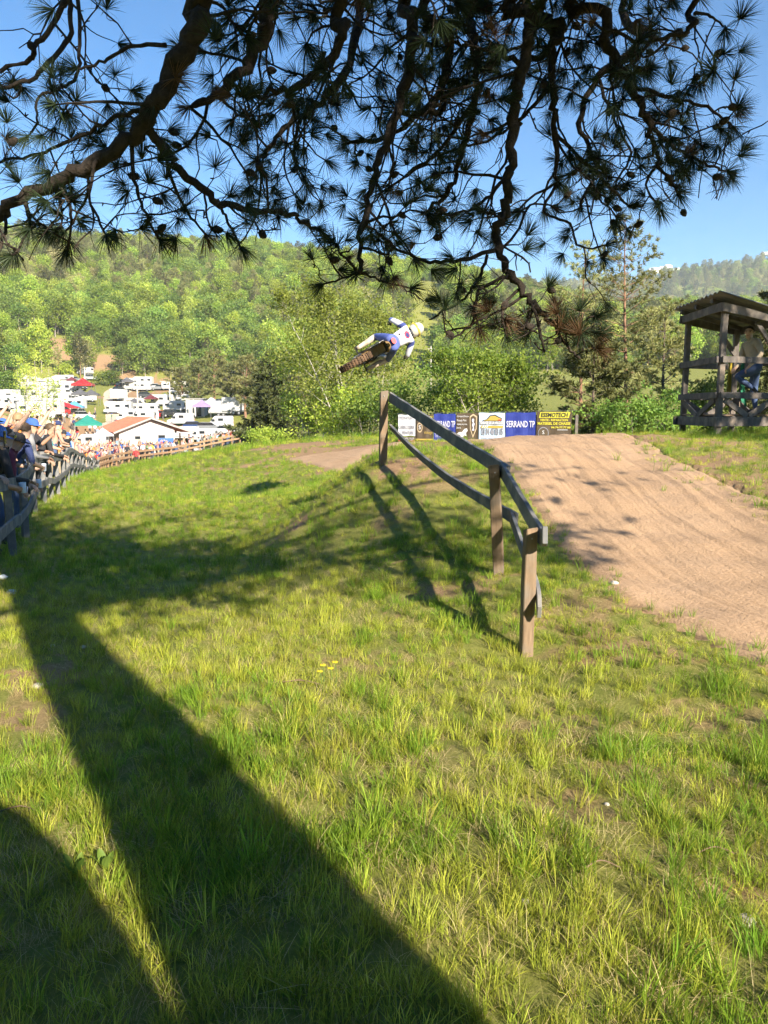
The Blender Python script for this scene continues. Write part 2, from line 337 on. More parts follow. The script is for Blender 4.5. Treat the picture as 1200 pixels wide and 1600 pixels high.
# the race track: packed brown earth with ruts, its edges sinking under the turf
def dirtmat():
    m, n, l, out = _nt('packed_earth')
    b = n.new('ShaderNodeBsdfPrincipled'); b.inputs['Roughness'].default_value = .95; b.inputs['Specular IOR Level'].default_value = .1; l.new(b.outputs[0], out.inputs[0])
    tc = n.new('ShaderNodeTexCoord')
    def nz(sc, det, ro=.6):
        t = n.new('ShaderNodeTexNoise'); t.inputs['Scale'].default_value = sc; t.inputs['Detail'].default_value = det; t.inputs['Roughness'].default_value = ro; l.new(tc.outputs['Object'], t.inputs['Vector']); return t
    a = nz(45, 8, .75); c = nz(.9, 5, .6)
    vo = n.new('ShaderNodeTexVoronoi'); vo.inputs['Scale'].default_value = 34; l.new(tc.outputs['Object'], vo.inputs['Vector'])
    r = n.new('ShaderNodeValToRGB'); e = r.color_ramp.elements; e[0].position = .28; e[0].color = (.20,.125,.07,1); e[1].position = .74; e[1].color = (.52,.355,.225,1); x = e.new(.5); x.color = (.38,.245,.15,1)
    l.new(a.outputs[0], r.inputs[0])
    r2 = n.new('ShaderNodeValToRGB'); r2.color_ramp.elements[0].position = .35; r2.color_ramp.elements[0].color = (.36,.24,.14,1); r2.color_ramp.elements[1].position = .65; r2.color_ramp.elements[1].color = (.47,.325,.205,1)
    l.new(c.outputs[0], r2.inputs[0])
    mx = n.new('ShaderNodeMixRGB'); mx.inputs[0].default_value = .45; l.new(r.outputs[0], mx.inputs[1]); l.new(r2.outputs[0], mx.inputs[2]); l.new(mx.outputs[0], b.inputs['Base Color'])
    ad = n.new('ShaderNodeMath'); ad.operation = 'MULTIPLY_ADD'; ad.inputs[1].default_value = -.35; l.new(vo.outputs['Distance'], ad.inputs[0]); l.new(a.outputs[0], ad.inputs[2])
    bp = n.new('ShaderNodeBump'); bp.inputs['Strength'].default_value = .75; bp.inputs['Distance'].default_value = .016
    l.new(ad.outputs[0], bp.inputs['Height']); l.new(bp.outputs[0], b.inputs['Normal'])
    return m
M_DIRT = dirtmat()
ys = np.concatenate([np.arange(1.3, 16, .05), np.arange(16, 27, .2)]); us = np.linspace(0, 1, 220)
YY, UU = np.meshgrid(ys, us, indexing='ij')
XL, XR = edge_x(TRACK_L, YY), edge_x(TRACK_R, YY)
XX = XL+(XR-XL)*UU
ed = np.minimum(UU, 1-UU)*(XR-XL)
ruts = np.zeros_like(XX)
for u0, w_, dp in [(.30,.05,.03),(.36,.03,.025),(.52,.05,.035),(.57,.03,.03),(.68,.045,.05),(.74,.03,.03),(.18,.04,.02)]:
    wob = u0+.03*np.sin(YY*.7+u0*20)+.012*np.sin(YY*2.3+u0*9)
    ruts -= .3*dp*np.exp(-((UU-wob)/w_*2.2)**2)*(.6+.4*np.sin(YY*1.1+u0*31)); ruts += dp*.15*np.exp(-((UU-wob-.035)/w_*2.6)**2)
rngt = np.random.default_rng(3)
clod = np.kron(rngt.random((len(ys)//2+1, 111)), np.ones((2, 2)))[:len(ys), :220]
for q in range(22):                                       # single tyre lines
    u0 = rngt.uniform(.06,.94); wob = u0+.02*np.sin(YY*rngt.uniform(.3,.9)+q)+rngt.uniform(-.006,.006)*YY
    ruts -= .0032*np.exp(-((UU-wob)/.0075)**2)*(.45+.55*np.sin(YY*rngt.uniform(.5,1.4)+q*2)); ruts += .0012*np.exp(-((UU-wob-.014)/.008)**2)
ZZ = height(XX, YY)+.012+ruts+.009*np.maximum(0, clod-.65)+.003*np.sin(YY*31+XX*3)*np.sin(XX*23)
ZZ = ZZ-np.clip((.22-ed)/.22, 0, 1)**1.5*.11+.02*np.sin(YY*5.1+UU*40)*np.clip((.4-ed)/.4, 0, 1)
ny, nu = XX.shape; i, j = np.meshgrid(np.arange(ny-1), np.arange(nu-1), indexing='ij')
F = np.stack([i*nu+j, i*nu+j+1, (i+1)*nu+j+1, (i+1)*nu+j], -1).reshape(-1, 4)
tag(link('dirt_track', np_mesh('dirt_track', np.stack([XX, YY, ZZ], -1).reshape(-1, 3), F, M_DIRT, smooth=True)), kind='structure')
# the gravel road climbing through the paddock
pts = [(P(*a), w_) for a, w_ in VROAD]; ts = np.linspace(0, len(pts)-1, 80)
cx = np.interp(ts, range(len(pts)), [p.x for p, _ in pts]); cy = np.interp(ts, range(len(pts)), [p.y for p, _ in pts]); cw = np.interp(ts, range(len(pts)), [w_ for _, w_ in pts])
for _ in range(6):
    cx[1:-1] = (cx[:-2]+cx[1:-1]*2+cx[2:])/4; cy[1:-1] = (cy[:-2]+cy[1:-1]*2+cy[2:])/4
us = np.linspace(-.5, .5, 9); XX = cx[:,None]+cw[:,None]*us[None]; YY = cy[:,None]+0*us[None]; ZZ = height(XX, YY)+.10*(1-(2*us[None])**6)-.02
i, j = np.meshgrid(np.arange(79), np.arange(8), indexing='ij'); F = np.stack([i*9+j, i*9+j+1, (i+1)*9+j+1, (i+1)*9+j], -1).reshape(-1, 4)
M_GRAVEL = plain('pale_gravel', (.46,.36,.25), .95, col2=(.62,.5,.38), scale=.6, bump=.3)
tag(link('gravel_road', np_mesh('gravel_road', np.stack([XX, YY, ZZ], -1).reshape(-1, 3), F, M_GRAVEL, smooth=True)), kind='structure')
# ------------------------------------------------------------------ instancing of uncountable stuff
def scatter(name, V, idx, scl, rot, sources, tilt=.15, seed=0):
    n = len(V); rng = np.random.default_rng(seed)
    me = bpy.data.meshes.new(name); me.vertices.add(n); me.vertices.foreach_set('co', np.asarray(V, np.float32).ravel())
    def att(nm, ty, data):
        a = me.attributes.new(nm, ty, 'POINT')
        a.data.foreach_set('vector' if ty == 'FLOAT_VECTOR' else 'value', np.asarray(data, np.int32 if ty == 'INT' else np.float32).ravel())
    att('idx', 'INT', idx)
    sc = np.asarray(scl, float); sc = np.stack([sc, sc, sc*rng.uniform(.85, 1.18, n)], -1) if sc.ndim == 1 else sc
    att('scl', 'FLOAT_VECTOR', sc)
    att('rot', 'FLOAT_VECTOR', np.stack([rng.normal(0, tilt, n), rng.normal(0, tilt, n), rot], -1))
    o = link(name, me)
    ng = bpy.data.node_groups.new(name+'_scatter', 'GeometryNodeTree')
    ng.interface.new_socket('Geometry', in_out='INPUT', socket_type='NodeSocketGeometry')
    ng.interface.new_socket('Geometry', in_out='OUTPUT', socket_type='NodeSocketGeometry')
    N = ng.nodes; L = ng.links; gi = N.new('NodeGroupInput'); go = N.new('NodeGroupOutput')
    ip = N.new('GeometryNodeInstanceOnPoints'); ip.inputs['Pick Instance'].default_value = True
    gj = N.new('GeometryNodeGeometryToInstance')
    infos = []
    for so_ in sources:
        oi = N.new('GeometryNodeObjectInfo'); oi.inputs['Object'].default_value = so_; oi.inputs['As Instance'].default_value = True; infos.append(oi)
    for oi in reversed(infos): L.new(oi.outputs['Geometry'], gj.inputs[0])
    def na_(nm, ty):
        a = N.new('GeometryNodeInputNamedAttribute'); a.data_type = ty; a.inputs['Name'].default_value = nm; return a.outputs['Attribute']
    L.new(gi.outputs[0], ip.inputs['Points'])
    # the joined instances are unpacked so that each source is one pick
    jn = N.new('GeometryNodeJoinGeometry')
    for oi in infos: L.new(oi.outputs['Geometry'], jn.inputs[0])
    N.remove(gj)
    L.new(jn.outputs[0], ip.inputs['Instance'])
    L.new(na_('idx', 'INT'), ip.inputs['Instance Index'])
    L.new(na_('rot', 'FLOAT_VECTOR'), ip.inputs['Rotation'])
    L.new(na_('scl', 'FLOAT_VECTOR'), ip.inputs['Scale'])
    L.new(ip.outputs[0], go.inputs[0])
    md = o.modifiers.new('scatter', 'NODES'); md.node_group = ng
    return o
def source(name, me): return bpy.data.objects.new(name, me)
# ------------------------------------------------------------------ grass
def blades(n, rad, h0, h1, w0, w1, lean, seed, flat=0.0):
    rng = np.random.default_rng(seed)
    a = rng.uniform(0, 2*np.pi, n); rr = rad*np.sqrt(rng.random(n)); bx, by = rr*np.cos(a), rr*np.sin(a)
    az_ = a+rng.normal(0, 1.1, n); h = rng.uniform(h0, h1, n); w = rng.uniform(w0, w1, n)
    ln = np.abs(rng.normal(lean, lean*.6, n))
    V = []; hs = [0, .4, .75, 1.0]
    dx, dy = np.cos(az_), np.sin(az_); fa = rng.uniform(0, np.pi, n); sx, sy = np.cos(fa), np.sin(fa)
    for k, t in enumerate(hs):
        out = ln*h*t**1.8*(1+flat*2); zz = h*t*(1-flat)*(1-.25*ln*t) + (.01+.02*rng.random(n))*(flat > 0)
        ww = w*[.75, 1.0, .72, .0][k]*.5
        px, py = bx+dx*out, by+dy*out
        if k < 3:
            V.append(np.stack([px-sx*ww, py-sy*ww, zz], -1)); V.append(np.stack([px+sx*ww, py+sy*ww, zz], -1))
        else: V.append(np.stack([px, py, zz], -1))
    V = np.stack(V, 1)       # n,7,3
    base = (np.arange(n)*7)[:,None]
    F = np.concatenate([base+np.array([[0,1,3]]), base+np.array([[0,3,2]]), base+np.array([[2,3,5]]), base+np.array([[2,5,4]]), base+np.array([[4,5,6]])])
    var = np.repeat(rng.random(n), 7)
    return V.reshape(-1, 3), F, var
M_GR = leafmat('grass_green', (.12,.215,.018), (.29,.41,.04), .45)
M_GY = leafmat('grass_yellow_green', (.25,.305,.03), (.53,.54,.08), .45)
M_GD = leafmat('grass_straw', (.32,.25,.10), (.58,.48,.25), .25)
def tuft(nm, mat_, *a, **k):
    V, F, var = blades(*a, **k); return source(nm, np_mesh(nm, V, F, mat_, var=var))
tufts = [tuft('turf_a', M_GR, 46, .09, .04, .095, .0026, .0046, .55, 1), tuft('turf_b', M_GR, 40, .08, .05, .13, .0026, .005, .45, 2),
         tuft('turf_c', M_GY, 46, .09, .03, .085, .0026, .0046, .6, 3), tuft('turf_d', M_GY, 38, .08, .05, .13, .0026, .0048, .5, 4),
         tuft('straw', M_GD, 34, .10, .05, .13, .0022, .0042, .8, 5, flat=.75), tuft('tall_a', M_GR, 26, .05, .11, .24, .0034, .006, .35, 6),
         tuft('tall_b', M_GY, 22, .06, .10, .22, .0035, .007, .45, 7), tuft('straw_tall', M_GD, 12, .06, .07, .2, .0018, .0032, .6, 8)]
def pnoise(x, y, s, o=0.0):
    return np.array([mnoise.noise((a*s+o, b*s-o, o*.37)) for a, b in zip(x, y)])
rng = np.random.default_rng(11)
GV, GI, GS = [], [], []
for r0, r1, dens, sc0, half in [(.5,1.8,140,.62,60),(1.8,4,520,.50,38),(4,8,330,.45,37),(8,15,140,.48,36),(15,30,38,.72,36),(30,62,9,1.3,35)]:
    n = int(R(half)*(r1*r1-r0*r0)*dens); r_ = np.sqrt(rng.uniform(r0*r0, r1*r1, n)); a = rng.uniform(-R(half), R(half), n)
    x, y = r_*np.sin(a), r_*np.cos(a)
    el, er = edge_x(TRACK_L, y), edge_x(TRACK_R, y)
    fr = rng.normal(0, .13, n)+np.abs(rng.normal(0,.3,n))*(x > 3.0)*-1
    keep = ~((x > el+.06+fr) & (x < er-.06+fr) & (y < 27) & (y > 1.2))
    dm = dirt_mask(x, y); keep &= rng.random(n) > dm*.96
    fx = np.interp(y, [8, 62], [-4.05, -23]); keep &= ~((x < fx-.3) & (rng.random(n) < .75))
    x, y, dm = x[keep], y[keep], dm[keep]; n = len(x)
    p1 = pnoise(x, y, .55, 3.1); p2 = pnoise(x, y, 1.9, 8.7); p3 = pnoise(x, y, .22, 1.0)
    near_edge = np.exp(-np.abs(x-edge_x(TRACK_L, y))/1.3)*.75
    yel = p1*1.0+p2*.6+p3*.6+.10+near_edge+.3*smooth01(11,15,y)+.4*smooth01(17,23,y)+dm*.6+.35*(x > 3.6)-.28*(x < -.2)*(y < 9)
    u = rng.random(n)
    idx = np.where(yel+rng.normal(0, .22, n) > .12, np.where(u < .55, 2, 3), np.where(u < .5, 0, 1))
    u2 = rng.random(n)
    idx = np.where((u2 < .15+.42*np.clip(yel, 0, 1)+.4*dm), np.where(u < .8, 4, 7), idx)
    tall = p2-p1*.3+rng.normal(0, .15, n)
    idx = np.where((tall > .34) & (dm < .3) & (u2 < .6), np.where(yel > .1, 6, 5), idx)
    GV.append(np.stack([x, y, height(x, y)-.008], -1)); GI.append(idx); GS.append(sc0*rng.uniform(.7, 1.35, n)*np.where(p2 > .1, 1.15, .92))
GV = np.concatenate(GV); GI = np.concatenate(GI); GS = np.concatenate(GS)
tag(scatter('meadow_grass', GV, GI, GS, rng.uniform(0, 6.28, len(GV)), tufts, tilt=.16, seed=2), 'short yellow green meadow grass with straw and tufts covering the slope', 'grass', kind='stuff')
# ------------------------------------------------------------------ trees
def quads(cen, size, rng, aspect=1.0, up=0.35, var=None, tri=False):
    n = len(cen); nrm = rng.normal(size=(n, 3)); nrm[:,2] += up*np.sign(rng.random(n)-.1); nrm /= np.linalg.norm(nrm, axis=1)[:,None]
    t = rng.normal(size=(n, 3)); t -= nrm*(t*nrm).sum(1)[:,None]; t /= np.linalg.norm(t, axis=1)[:,None]+1e-9
    b = np.cross(nrm, t); s = (size*rng.uniform(.6, 1.3, n))[:,None]
    # a bent leaf: base, two sides, tip
    V = np.stack([cen-t*s*.5, cen+b*s*.32*aspect+nrm*s*.08, cen+t*s*.5, cen-b*s*.32*aspect+nrm*s*.08], 1).reshape(-1, 3)
    F = (np.arange(n)*4)[:,None]+np.array([[0,1,2,3]])
    var = np.repeat(rng.random(n) if var is None else var, 4)
    return V, F, var
def needles(cen, dirs, length, width, per, spread, rng):
    n = len(cen); c = np.repeat(cen, per, 0); d = np.repeat(dirs, per, 0)+rng.normal(0, spread, (n*per, 3))
    d /= np.linalg.norm(d, axis=1)[:,None]+1e-9; L = (length*rng.uniform(.7, 1.15, n*per))[:,None]
    s = rng.normal(size=(n*per, 3)); s -= d*(s*d).sum(1)[:,None]; s /= np.linalg.norm(s, axis=1)[:,None]+1e-9
    m = c+d*L*.55; droop = np.zeros_like(d); droop[:,2] = -.06*length
    V = np.stack([c-s*width*.5, c+s*width*.5, m+s*width*.5, m-s*width*.5, c+d*L+droop], 1).reshape(-1, 3)
    b = (np.arange(n*per)*5)[:,None]
    F = np.concatenate([b+np.array([[0,1,2]]), b+np.array([[0,2,3]]), b+np.array([[3,2,4]])])
    return V, F, np.repeat(np.repeat(rng.random(n), per)*.6+rng.random(n*per)*.4, 5)
def wander(p, d, L, n, bend, rnd, grav=0.0):
    pts = [Vector(p)]; d = Vector(d).normalized()
    for k in range(n):
        d = (d+Vector((rnd.gauss(0, bend), rnd.gauss(0, bend), rnd.gauss(0, bend)+grav))).normalized()
        pts.append(pts[-1]+d*(L/n))
    return pts, d
def broadleaf(seed, h, cr, base=.25, nleaf=6000, leaf=.14, stems=1, spread=.1, nb=16, r0=None, twiggy=False, tall=1.0, up=.5):
    rnd = random.Random(seed); rng = np.random.default_rng(seed); mb = MB(); ends = []
    r0 = r0 or h*.016
    for st in range(stems):
        a = rnd.random()*6.28; off = Vector((math.cos(a), math.sin(a), 0))*(spread*(.3+rnd.random()) if stems > 1 else 0)
        hh = h*(1 if st == 0 else rnd.uniform(.65, .97))
        tp, _ = wander(off-Vector((0,0,.3)), off*(.5/h if stems > 1 else 0)+Vector((rnd.gauss(0,.03), rnd.gauss(0,.03), 1))+off*.12, hh, 10, .05, rnd, .02)
        rr = [r0*(1-.92*k/10)*(1 if stems == 1 else .75) for k in range(11)]; mb.tube(tp, rr, 7, cap=False)
        for k in range(nb):
            t = base+(1-base)*((k+rnd.random())/nb); i = min(9, int(t*10)); p = tp[i].lerp(tp[i+1], t*10-i)
            prof = math.sin(math.pi*min(1, max(.08, (t-base)/(1-base)*.86+.14)))**.7
            L = cr*prof*rnd.uniform(.6, 1.15)/(1 if stems == 1 else 1.25); a = k*2.4+rnd.random()*1.2
            d = Vector((math.cos(a), math.sin(a), up+rnd.uniform(-.1, .35)+t*.35))
            bp, _ = wander(p, d, L, 5, .16, rnd, .02); br = rr[i]*.5
            mb.tube(bp, [br*(1-.85*q/5) for q in range(6)], 4, cap=False)
            for q in range(4):
                j = rnd.randint(2, 5); dd = (bp[j]-bp[j-1]).normalized()+Vector((rnd.gauss(0,.7), rnd.gauss(0,.7), rnd.gauss(.1,.45)))
                sp, _ = wander(bp[j], dd, L*rnd.uniform(.25, .55), 3, .2, rnd)
                mb.tube(sp, [br*.32*(1-.8*q2/3) for q2 in range(4)], 3, cap=False)
                ends += [(sp[2], L*.16), (sp[3], L*.16)]
            ends.append((bp[5], L*.15))
    per = max(1, nleaf//len(ends)); cen = []; var = []
    for e, s in ends:
        k = max(1, int(per*rnd.uniform(.35, 1.65))); cen.append(rng.normal(0, 1, (k, 3))*np.array([1, 1, .75])*max(s, leaf*1.4)+np.array(e)); var.append(np.clip(rng.normal(rnd.random(), .22, k), 0, 1))
    return mb, quads(np.concatenate(cen), leaf, rng, var=np.concatenate(var))
def conifer(seed, h, cr, base=.2, levels=22, per=5, tuft_=.35, dens=5, droop=.0, r0=None, shape='cone', sides=6, sprig=8, w=None):
    rnd = random.Random(seed); rng = np.random.default_rng(seed); mb = MB(); r0 = r0 or h*.014
    tp, _ = wander((0,0,-.3), (rnd.gauss(0,.02), rnd.gauss(0,.02), 1), h+.3, 12, .018, rnd, .01)
    rr = [r0*(1-.93*k/12) for k in range(13)]; mb.tube(tp, rr, sides, cap=False)
    cen, dirs = [], []
    for k in range(levels):
        t = base+(1-base)*((k+rnd.random()*.7)/levels); i = min(11, int(t*12)); p = tp[i].lerp(tp[i+1], t*12-i); s = (t-base)/(1-base)
        prof = (1-s)**.8 if shape == 'cone' else math.sin(math.pi*(.18+.8*s))**.8
        for b in range(per):
            if shape != 'cone' and rnd.random() < .22: continue
            L = cr*max(.08, prof)*rnd.uniform(.55, 1.15); a = b*6.283/per+k*.9+rnd.gauss(0, .25)
            d = Vector((math.cos(a), math.sin(a), rnd.uniform(-.1, .3)+.5*s-droop))
            bp, _ = wander(p, d, L, 5, .1, rnd, .05); br = max(.008, rr[i]*.33)
            mb.tube(bp, [br*(1-.8*q/5) for q in range(6)], 3, cap=False)
            nn = max(2, int(dens*L))
            for q in range(nn):
                u = rnd.uniform(.25 if shape == 'cone' else .42, 1.02)*4.99; j = min(4, int(u)); pp = bp[j].lerp(bp[j+1], u-j)
                dd = (bp[j+1]-bp[j]).normalized(); side = rnd.uniform(0, .34)*L*(1.1-u/6); aa = rnd.random()*6.28
                o_ = Vector((math.cos(aa), math.sin(aa), rnd.uniform(-.25, .4)))*side
                cen.append(pp+o_); dirs.append((dd+o_.normalized()*.9+Vector((0,0,.25))).normalized())
    return mb, needles(np.array([tuple(c) for c in cen]), np.array([tuple(d) for d in dirs]), tuft_, w or tuft_*.16, sprig, .55, rng)
B_BROWN = plain('bark_brown', (.07,.05,.038), .95, col2=(.17,.13,.10), scale=5, bump=.5)
B_RED = plain('bark_reddish', (.16,.085,.05), .95, col2=(.33,.19,.12), scale=4, bump=.5)
B_WHITE = plain('bark_pale', (.5,.47,.4), .8, col2=(.22,.2,.16), scale=2.2, bump=.3, stretch=(1,1,3))
B_GREY = plain('bark_grey', (.20,.17,.14), .9, col2=(.38,.34,.29), scale=4, bump=.3)
L_BRIGHT = leafmat('leaf_spring', (.17,.27,.032), (.40,.47,.08), .45)
L_YEL = leafmat('leaf_yellow_green', (.25,.33,.045), (.52,.60,.14), .5)
L_MID = leafmat('leaf_mid_green', (.12,.21,.035), (.28,.36,.075), .4)
L_DUST = leafmat('leaf_budding', (.24,.23,.09), (.46,.43,.19), .35)
L_PINE = leafmat('needle_olive', (.17,.185,.055), (.36,.35,.14), .2)
L_PINED = leafmat('needle_dark', (.09,.105,.035), (.23,.235,.085), .2)
L_SPRUCE = leafmat('needle_deep', (.03,.045,.018), (.13,.14,.045), .12)
# forest on the hillsides: one mass of trees nobody could count
def far_tree(nm, gen, bark, leafm):
    mb, (V, F, var) = gen
    me = mb.mesh(nm+'_wood', bark, smooth=True)
    wv = np.empty(len(me.vertices)*3, np.float32); me.vertices.foreach_get('co', wv); wv = wv.reshape(-1, 3)
    wf = [list(p.vertices) for p in me.polygons if len(p.vertices) == 4]
    k = F.shape[1]
    wf = np.array(wf); wf = wf if k == 4 else np.concatenate([wf[:,[0,1,2]], wf[:,[0,2,3]]])
    m = np_mesh(nm, np.concatenate([wv, V]), np.concatenate([wf, F+len(wv)]), [bark, leafm], var=np.concatenate([np.zeros(len(wv)), var]), matidx=np.r_[np.zeros(len(wf)), np.ones(len(F))])
    return source(nm, m)
FT = [far_tree('beech_a', broadleaf(21, 12, 4.2, .22, 2600, .62), B_GREY, L_BRIGHT), far_tree('beech_b', broadleaf(22, 13, 3.8, .25, 2600, .6), B_GREY, L_BRIGHT),
      far_tree('oak_a', broadleaf(23, 10, 4.2, .2, 2600, .62), B_GREY, L_MID), far_tree('birch_far', broadleaf(24, 13, 2.8, .3, 1300, .55), B_WHITE, L_YEL),
      far_tree('budding', broadleaf(25, 12, 3.4, .25, 1100, .5), B_GREY, L_DUST), far_tree('pine_far', conifer(26, 14, 3.0, .3, 16, 5, .75, 3.2, shape='round', sprig=7), B_RED, L_PINE),
      far_tree('pine_far_b', conifer(27, 15, 3.2, .35, 16, 5, .75, 3.4, shape='round', sprig=7), B_RED, L_PINED), far_tree('shrub_far', broadleaf(28, 4.5, 2.8, .08, 1200, .5), B_GREY, L_BRIGHT)]
rng = np.random.default_rng(5)
n = 22000; r_ = np.sqrt(rng.uniform(226**2, 545**2, n)); a = rng.uniform(R(-44), R(44), n); x, y = r_*np.sin(a), r_*np.cos(a)
dm = dirt_mask(x, y); p1 = pnoise(x, y, .012, 4.0); p2 = pnoise(x, y, .035, 9.0)
px_ = 600+FPX*x/y
meadow = ((np.abs(px_-(655+(r_-230)*.12)) < 26) & (r_ < 420))          # the open strip with the pole line
keep = (dm < .2) & (rng.random(n) < .8) & ~meadow; x, y, r_, p1, p2 = x[keep], y[keep], r_[keep], p1[keep], p2[keep]; n = len(x); u = rng.random(n)
low = np.clip((330-r_)/90, 0, 1)
pine_z = p1*1.0+p2*.6+low*.45-.02
idx = np.where(u < .30, 0, np.where(u < .55, 1, np.where(u < .72, 2, np.where(u < .82, 3, np.where(u < .92, 4, 7)))))
idx = np.where(pine_z+rng.normal(0, .14, n) > .22, np.where(u < .6, 5, np.where(u < .85, 6, 4)), idx)
sc = rng.uniform(.42, .86, n)*np.where(idx >= 5, 1.12, 1)
tag(scatter('hillside_forest', np.stack([x, y, height(x, y)-.2], -1), idx, sc, rng.uniform(0, 6.28, n), FT, tilt=.03, seed=4), 'dense spring green forest with pines covering the hillside across the valley', 'forest', kind='stuff')
n = 5200; r_ = np.sqrt(rng.uniform(930**2, 1480**2, n)); a = rng.uniform(R(-8), R(40), n); x, y = r_*np.sin(a), r_*np.cos(a)
idx = rng.choice([0,1,2,3,5,7], n, p=[.3,.25,.2,.1,.1,.05])
tag(scatter('distant_forest', np.stack([x, y, height(x, y)-.5], -1), idx, rng.uniform(1.1, 2.0, n), rng.uniform(0, 6.28, n), FT, tilt=.03, seed=6), 'pale green forest on the far ridge at the right', 'forest', kind='stuff')
# single trees
def tree(name, label, cat, loc, gen, bark, leafm, group=None, rz=0, sc=1.0, crown='crown'):
    mb, (V, F, var) = gen
    e = empty(name, loc, rz); e.scale = (sc, sc, sc); tag(e, label, cat, group)
    link('trunk', mb.mesh('trunk', bark, smooth=True), e)
    tag(link(crown, np_mesh(crown, V, F, leafm, var=var), e), kind='stuff')
    return e
def onground(px, Y, dz=0.0): x = PX(px, Y); return (x, Y, gz(x, Y)+dz)
def hpx(px, pytop, Y): p = P(px, pytop, Y); return p.z-gz(p.x, Y)
tree('spruce_tree', 'dark bushy conifer left of the track, beside the far orange fence', 'tree', onground(428, 72), conifer(31, hpx(430, 548, 72), 4.3, .02, 26, 7, .5, 9, shape='cone', sprig=9), B_BROWN, L_SPRUCE)
tree('birch_tree', 'sparse birch clump with pale stems below the flying rider', 'tree', onground(560, 41), broadleaf(33, hpx(560, 440, 41), 3.6, .12, 21000, .15, stems=6, spread=1.1, nb=13, r0=.075, up=.8), B_WHITE, L_YEL)
tree('birch_tree', 'pale birch clump growing left of the airborne motorcycle, leafy and bright', 'tree', onground(500, 47), broadleaf(34, hpx(500, 500, 47), 3.0, .1, 16000, .16, stems=5, spread=1.0, nb=12, r0=.065, up=.8), B_WHITE, L_YEL)
tree('leafy_tree', 'round glossy green broadleaf tree right behind the advertising banners', 'tree', onground(775, 33), broadleaf(35, hpx(775, 533, 33), 2.5, .02, 20000, .13, stems=5, spread=.9, nb=16, up=.35), B_GREY, L_BRIGHT)
tree('leafy_tree', 'smaller green bush filling the gap left of the leafy tree behind banners', 'tree', onground(705, 36), broadleaf(36, hpx(705, 565, 36), 1.6, .03, 7000, .13, stems=4, spread=.6, nb=12, up=.35), B_GREY, L_MID)
tree('pine_tree', 'tall slender pine with reddish trunk left of the wooden shelter', 'tree', onground(976, 34), conifer(37, hpx(976, 345, 34), 2.2, .16, 22, 5, .2, 9, shape='round', sprig=12, r0=.12, w=.022), B_RED, L_PINE)
tree('pine_tree', 'second slender pine behind the drooping branch tip', 'tree', onground(905, 38), conifer(38, hpx(905, 380, 38), 2.1, .1, 22, 5, .2, 9, shape='round', sprig=12, r0=.11, w=.022), B_RED, L_PINE)
tree('pine_tree', 'shorter bushy pine close to the left post of the shelter', 'tree', onground(1030, 31), conifer(39, hpx(1030, 470, 31), 1.8, .06, 20, 5, .2, 12, shape='round', sprig=12, w=.024, r0=.09), B_BROWN, L_PINE)
tree('pine_tree', 'low dark pine standing behind the end of the banner fence', 'tree', onground(925, 30), conifer(40, hpx(925, 520, 30), 1.7, .04, 18, 5, .25, 15, shape='round', sprig=12, r0=.09), B_BROWN, L_PINED)
tree('pine_tree', 'dark pine behind the right side of the shelter', 'tree', onground(1205, 27), conifer(41, hpx(1205, 445, 27), 1.5, .04, 20, 5, .22, 17, shape='round', sprig=12, r0=.1), B_BROWN, L_PINED)
tree('leafy_tree', 'dark green undergrowth bush behind the shelter', 'bush', onground(1150, 29), broadleaf(42, hpx(1150, 575, 29), 1.5, .02, 6000, .12, stems=4, spread=.7, nb=10, up=.3), B_GREY, L_MID)
tree('leafy_tree', 'low bush at the foot of the pines near the banner end', 'bush', onground(1000, 29), broadleaf(43, hpx(1000, 610, 29), 1.7, .02, 6000, .12, stems=4, spread=.8, nb=10, up=.3), B_GREY, L_MID)
tree('shrub', 'low bright shrub at the foot of the dark conifer', 'bush', onground(417, 66), broadleaf(44, 1.9, 1.5, .02, 3500, .17, stems=4, spread=.6, nb=9, up=.3), B_GREY, L_BRIGHT)
tree('shrub', 'broad low bush below the birches left of the fence post', 'bush', onground(520, 40), broadleaf(45, 2.6, 2.4, .02, 6000, .15, stems=5, spread=1.2, nb=9, up=.3), B_GREY, L_BRIGHT)
tree('shrub', 'green hedge bush left of the white advertising board', 'bush', onground(600, 38), broadleaf(46, 2.4, 2.3, .02, 6000, .15, stems=5, spread=1.2, nb=9, up=.3), B_GREY, L_MID)
tree('birch_tree', 'thin pale birch standing among the parked vans at far left', 'tree', onground(48, 92), broadleaf(47, hpx(48, 548, 92), 2.6, .25, 2300, .2, stems=3, spread=.7, nb=12, r0=.14, up=.9), B_WHITE, L_YEL)
tree('birch_tree', 'small birch in the paddock, right of the taller far left one', 'tree', onground(78, 96), broadleaf(48, hpx(78, 562, 96), 1.8, .25, 1200, .2, stems=2, spread=.5, nb=11, r0=.12, up=.9), B_WHITE, L_YEL)
rn = random.Random(9)
for k, (px, Y_, top, how) in enumerate([(312,138,562,'leftmost of the pines behind the paddock'),(338,146,548,'second of the pines behind the paddock, very tall'),(362,132,570,'third of the pines behind the paddock, pale trunk'),(385,128,556,'rightmost of the pines behind the paddock, beside the dark conifer'),
                                   (290,160,574,'small pine rising behind the blue tarpaulin'),(465,95,590,'low pine between the dark conifer and the birches')]):
    tree('pine_tree', 'olive pine, '+how, 'tree', onground(px, Y_), conifer(60+k, hpx(px, top, Y_), 3.4, .24, 18, 5, .55, 5, shape='round', sprig=9, r0=.26), B_RED if k != 2 else B_GREY, L_PINE if k % 2 else L_PINED, group='pines at the edge of the paddock')
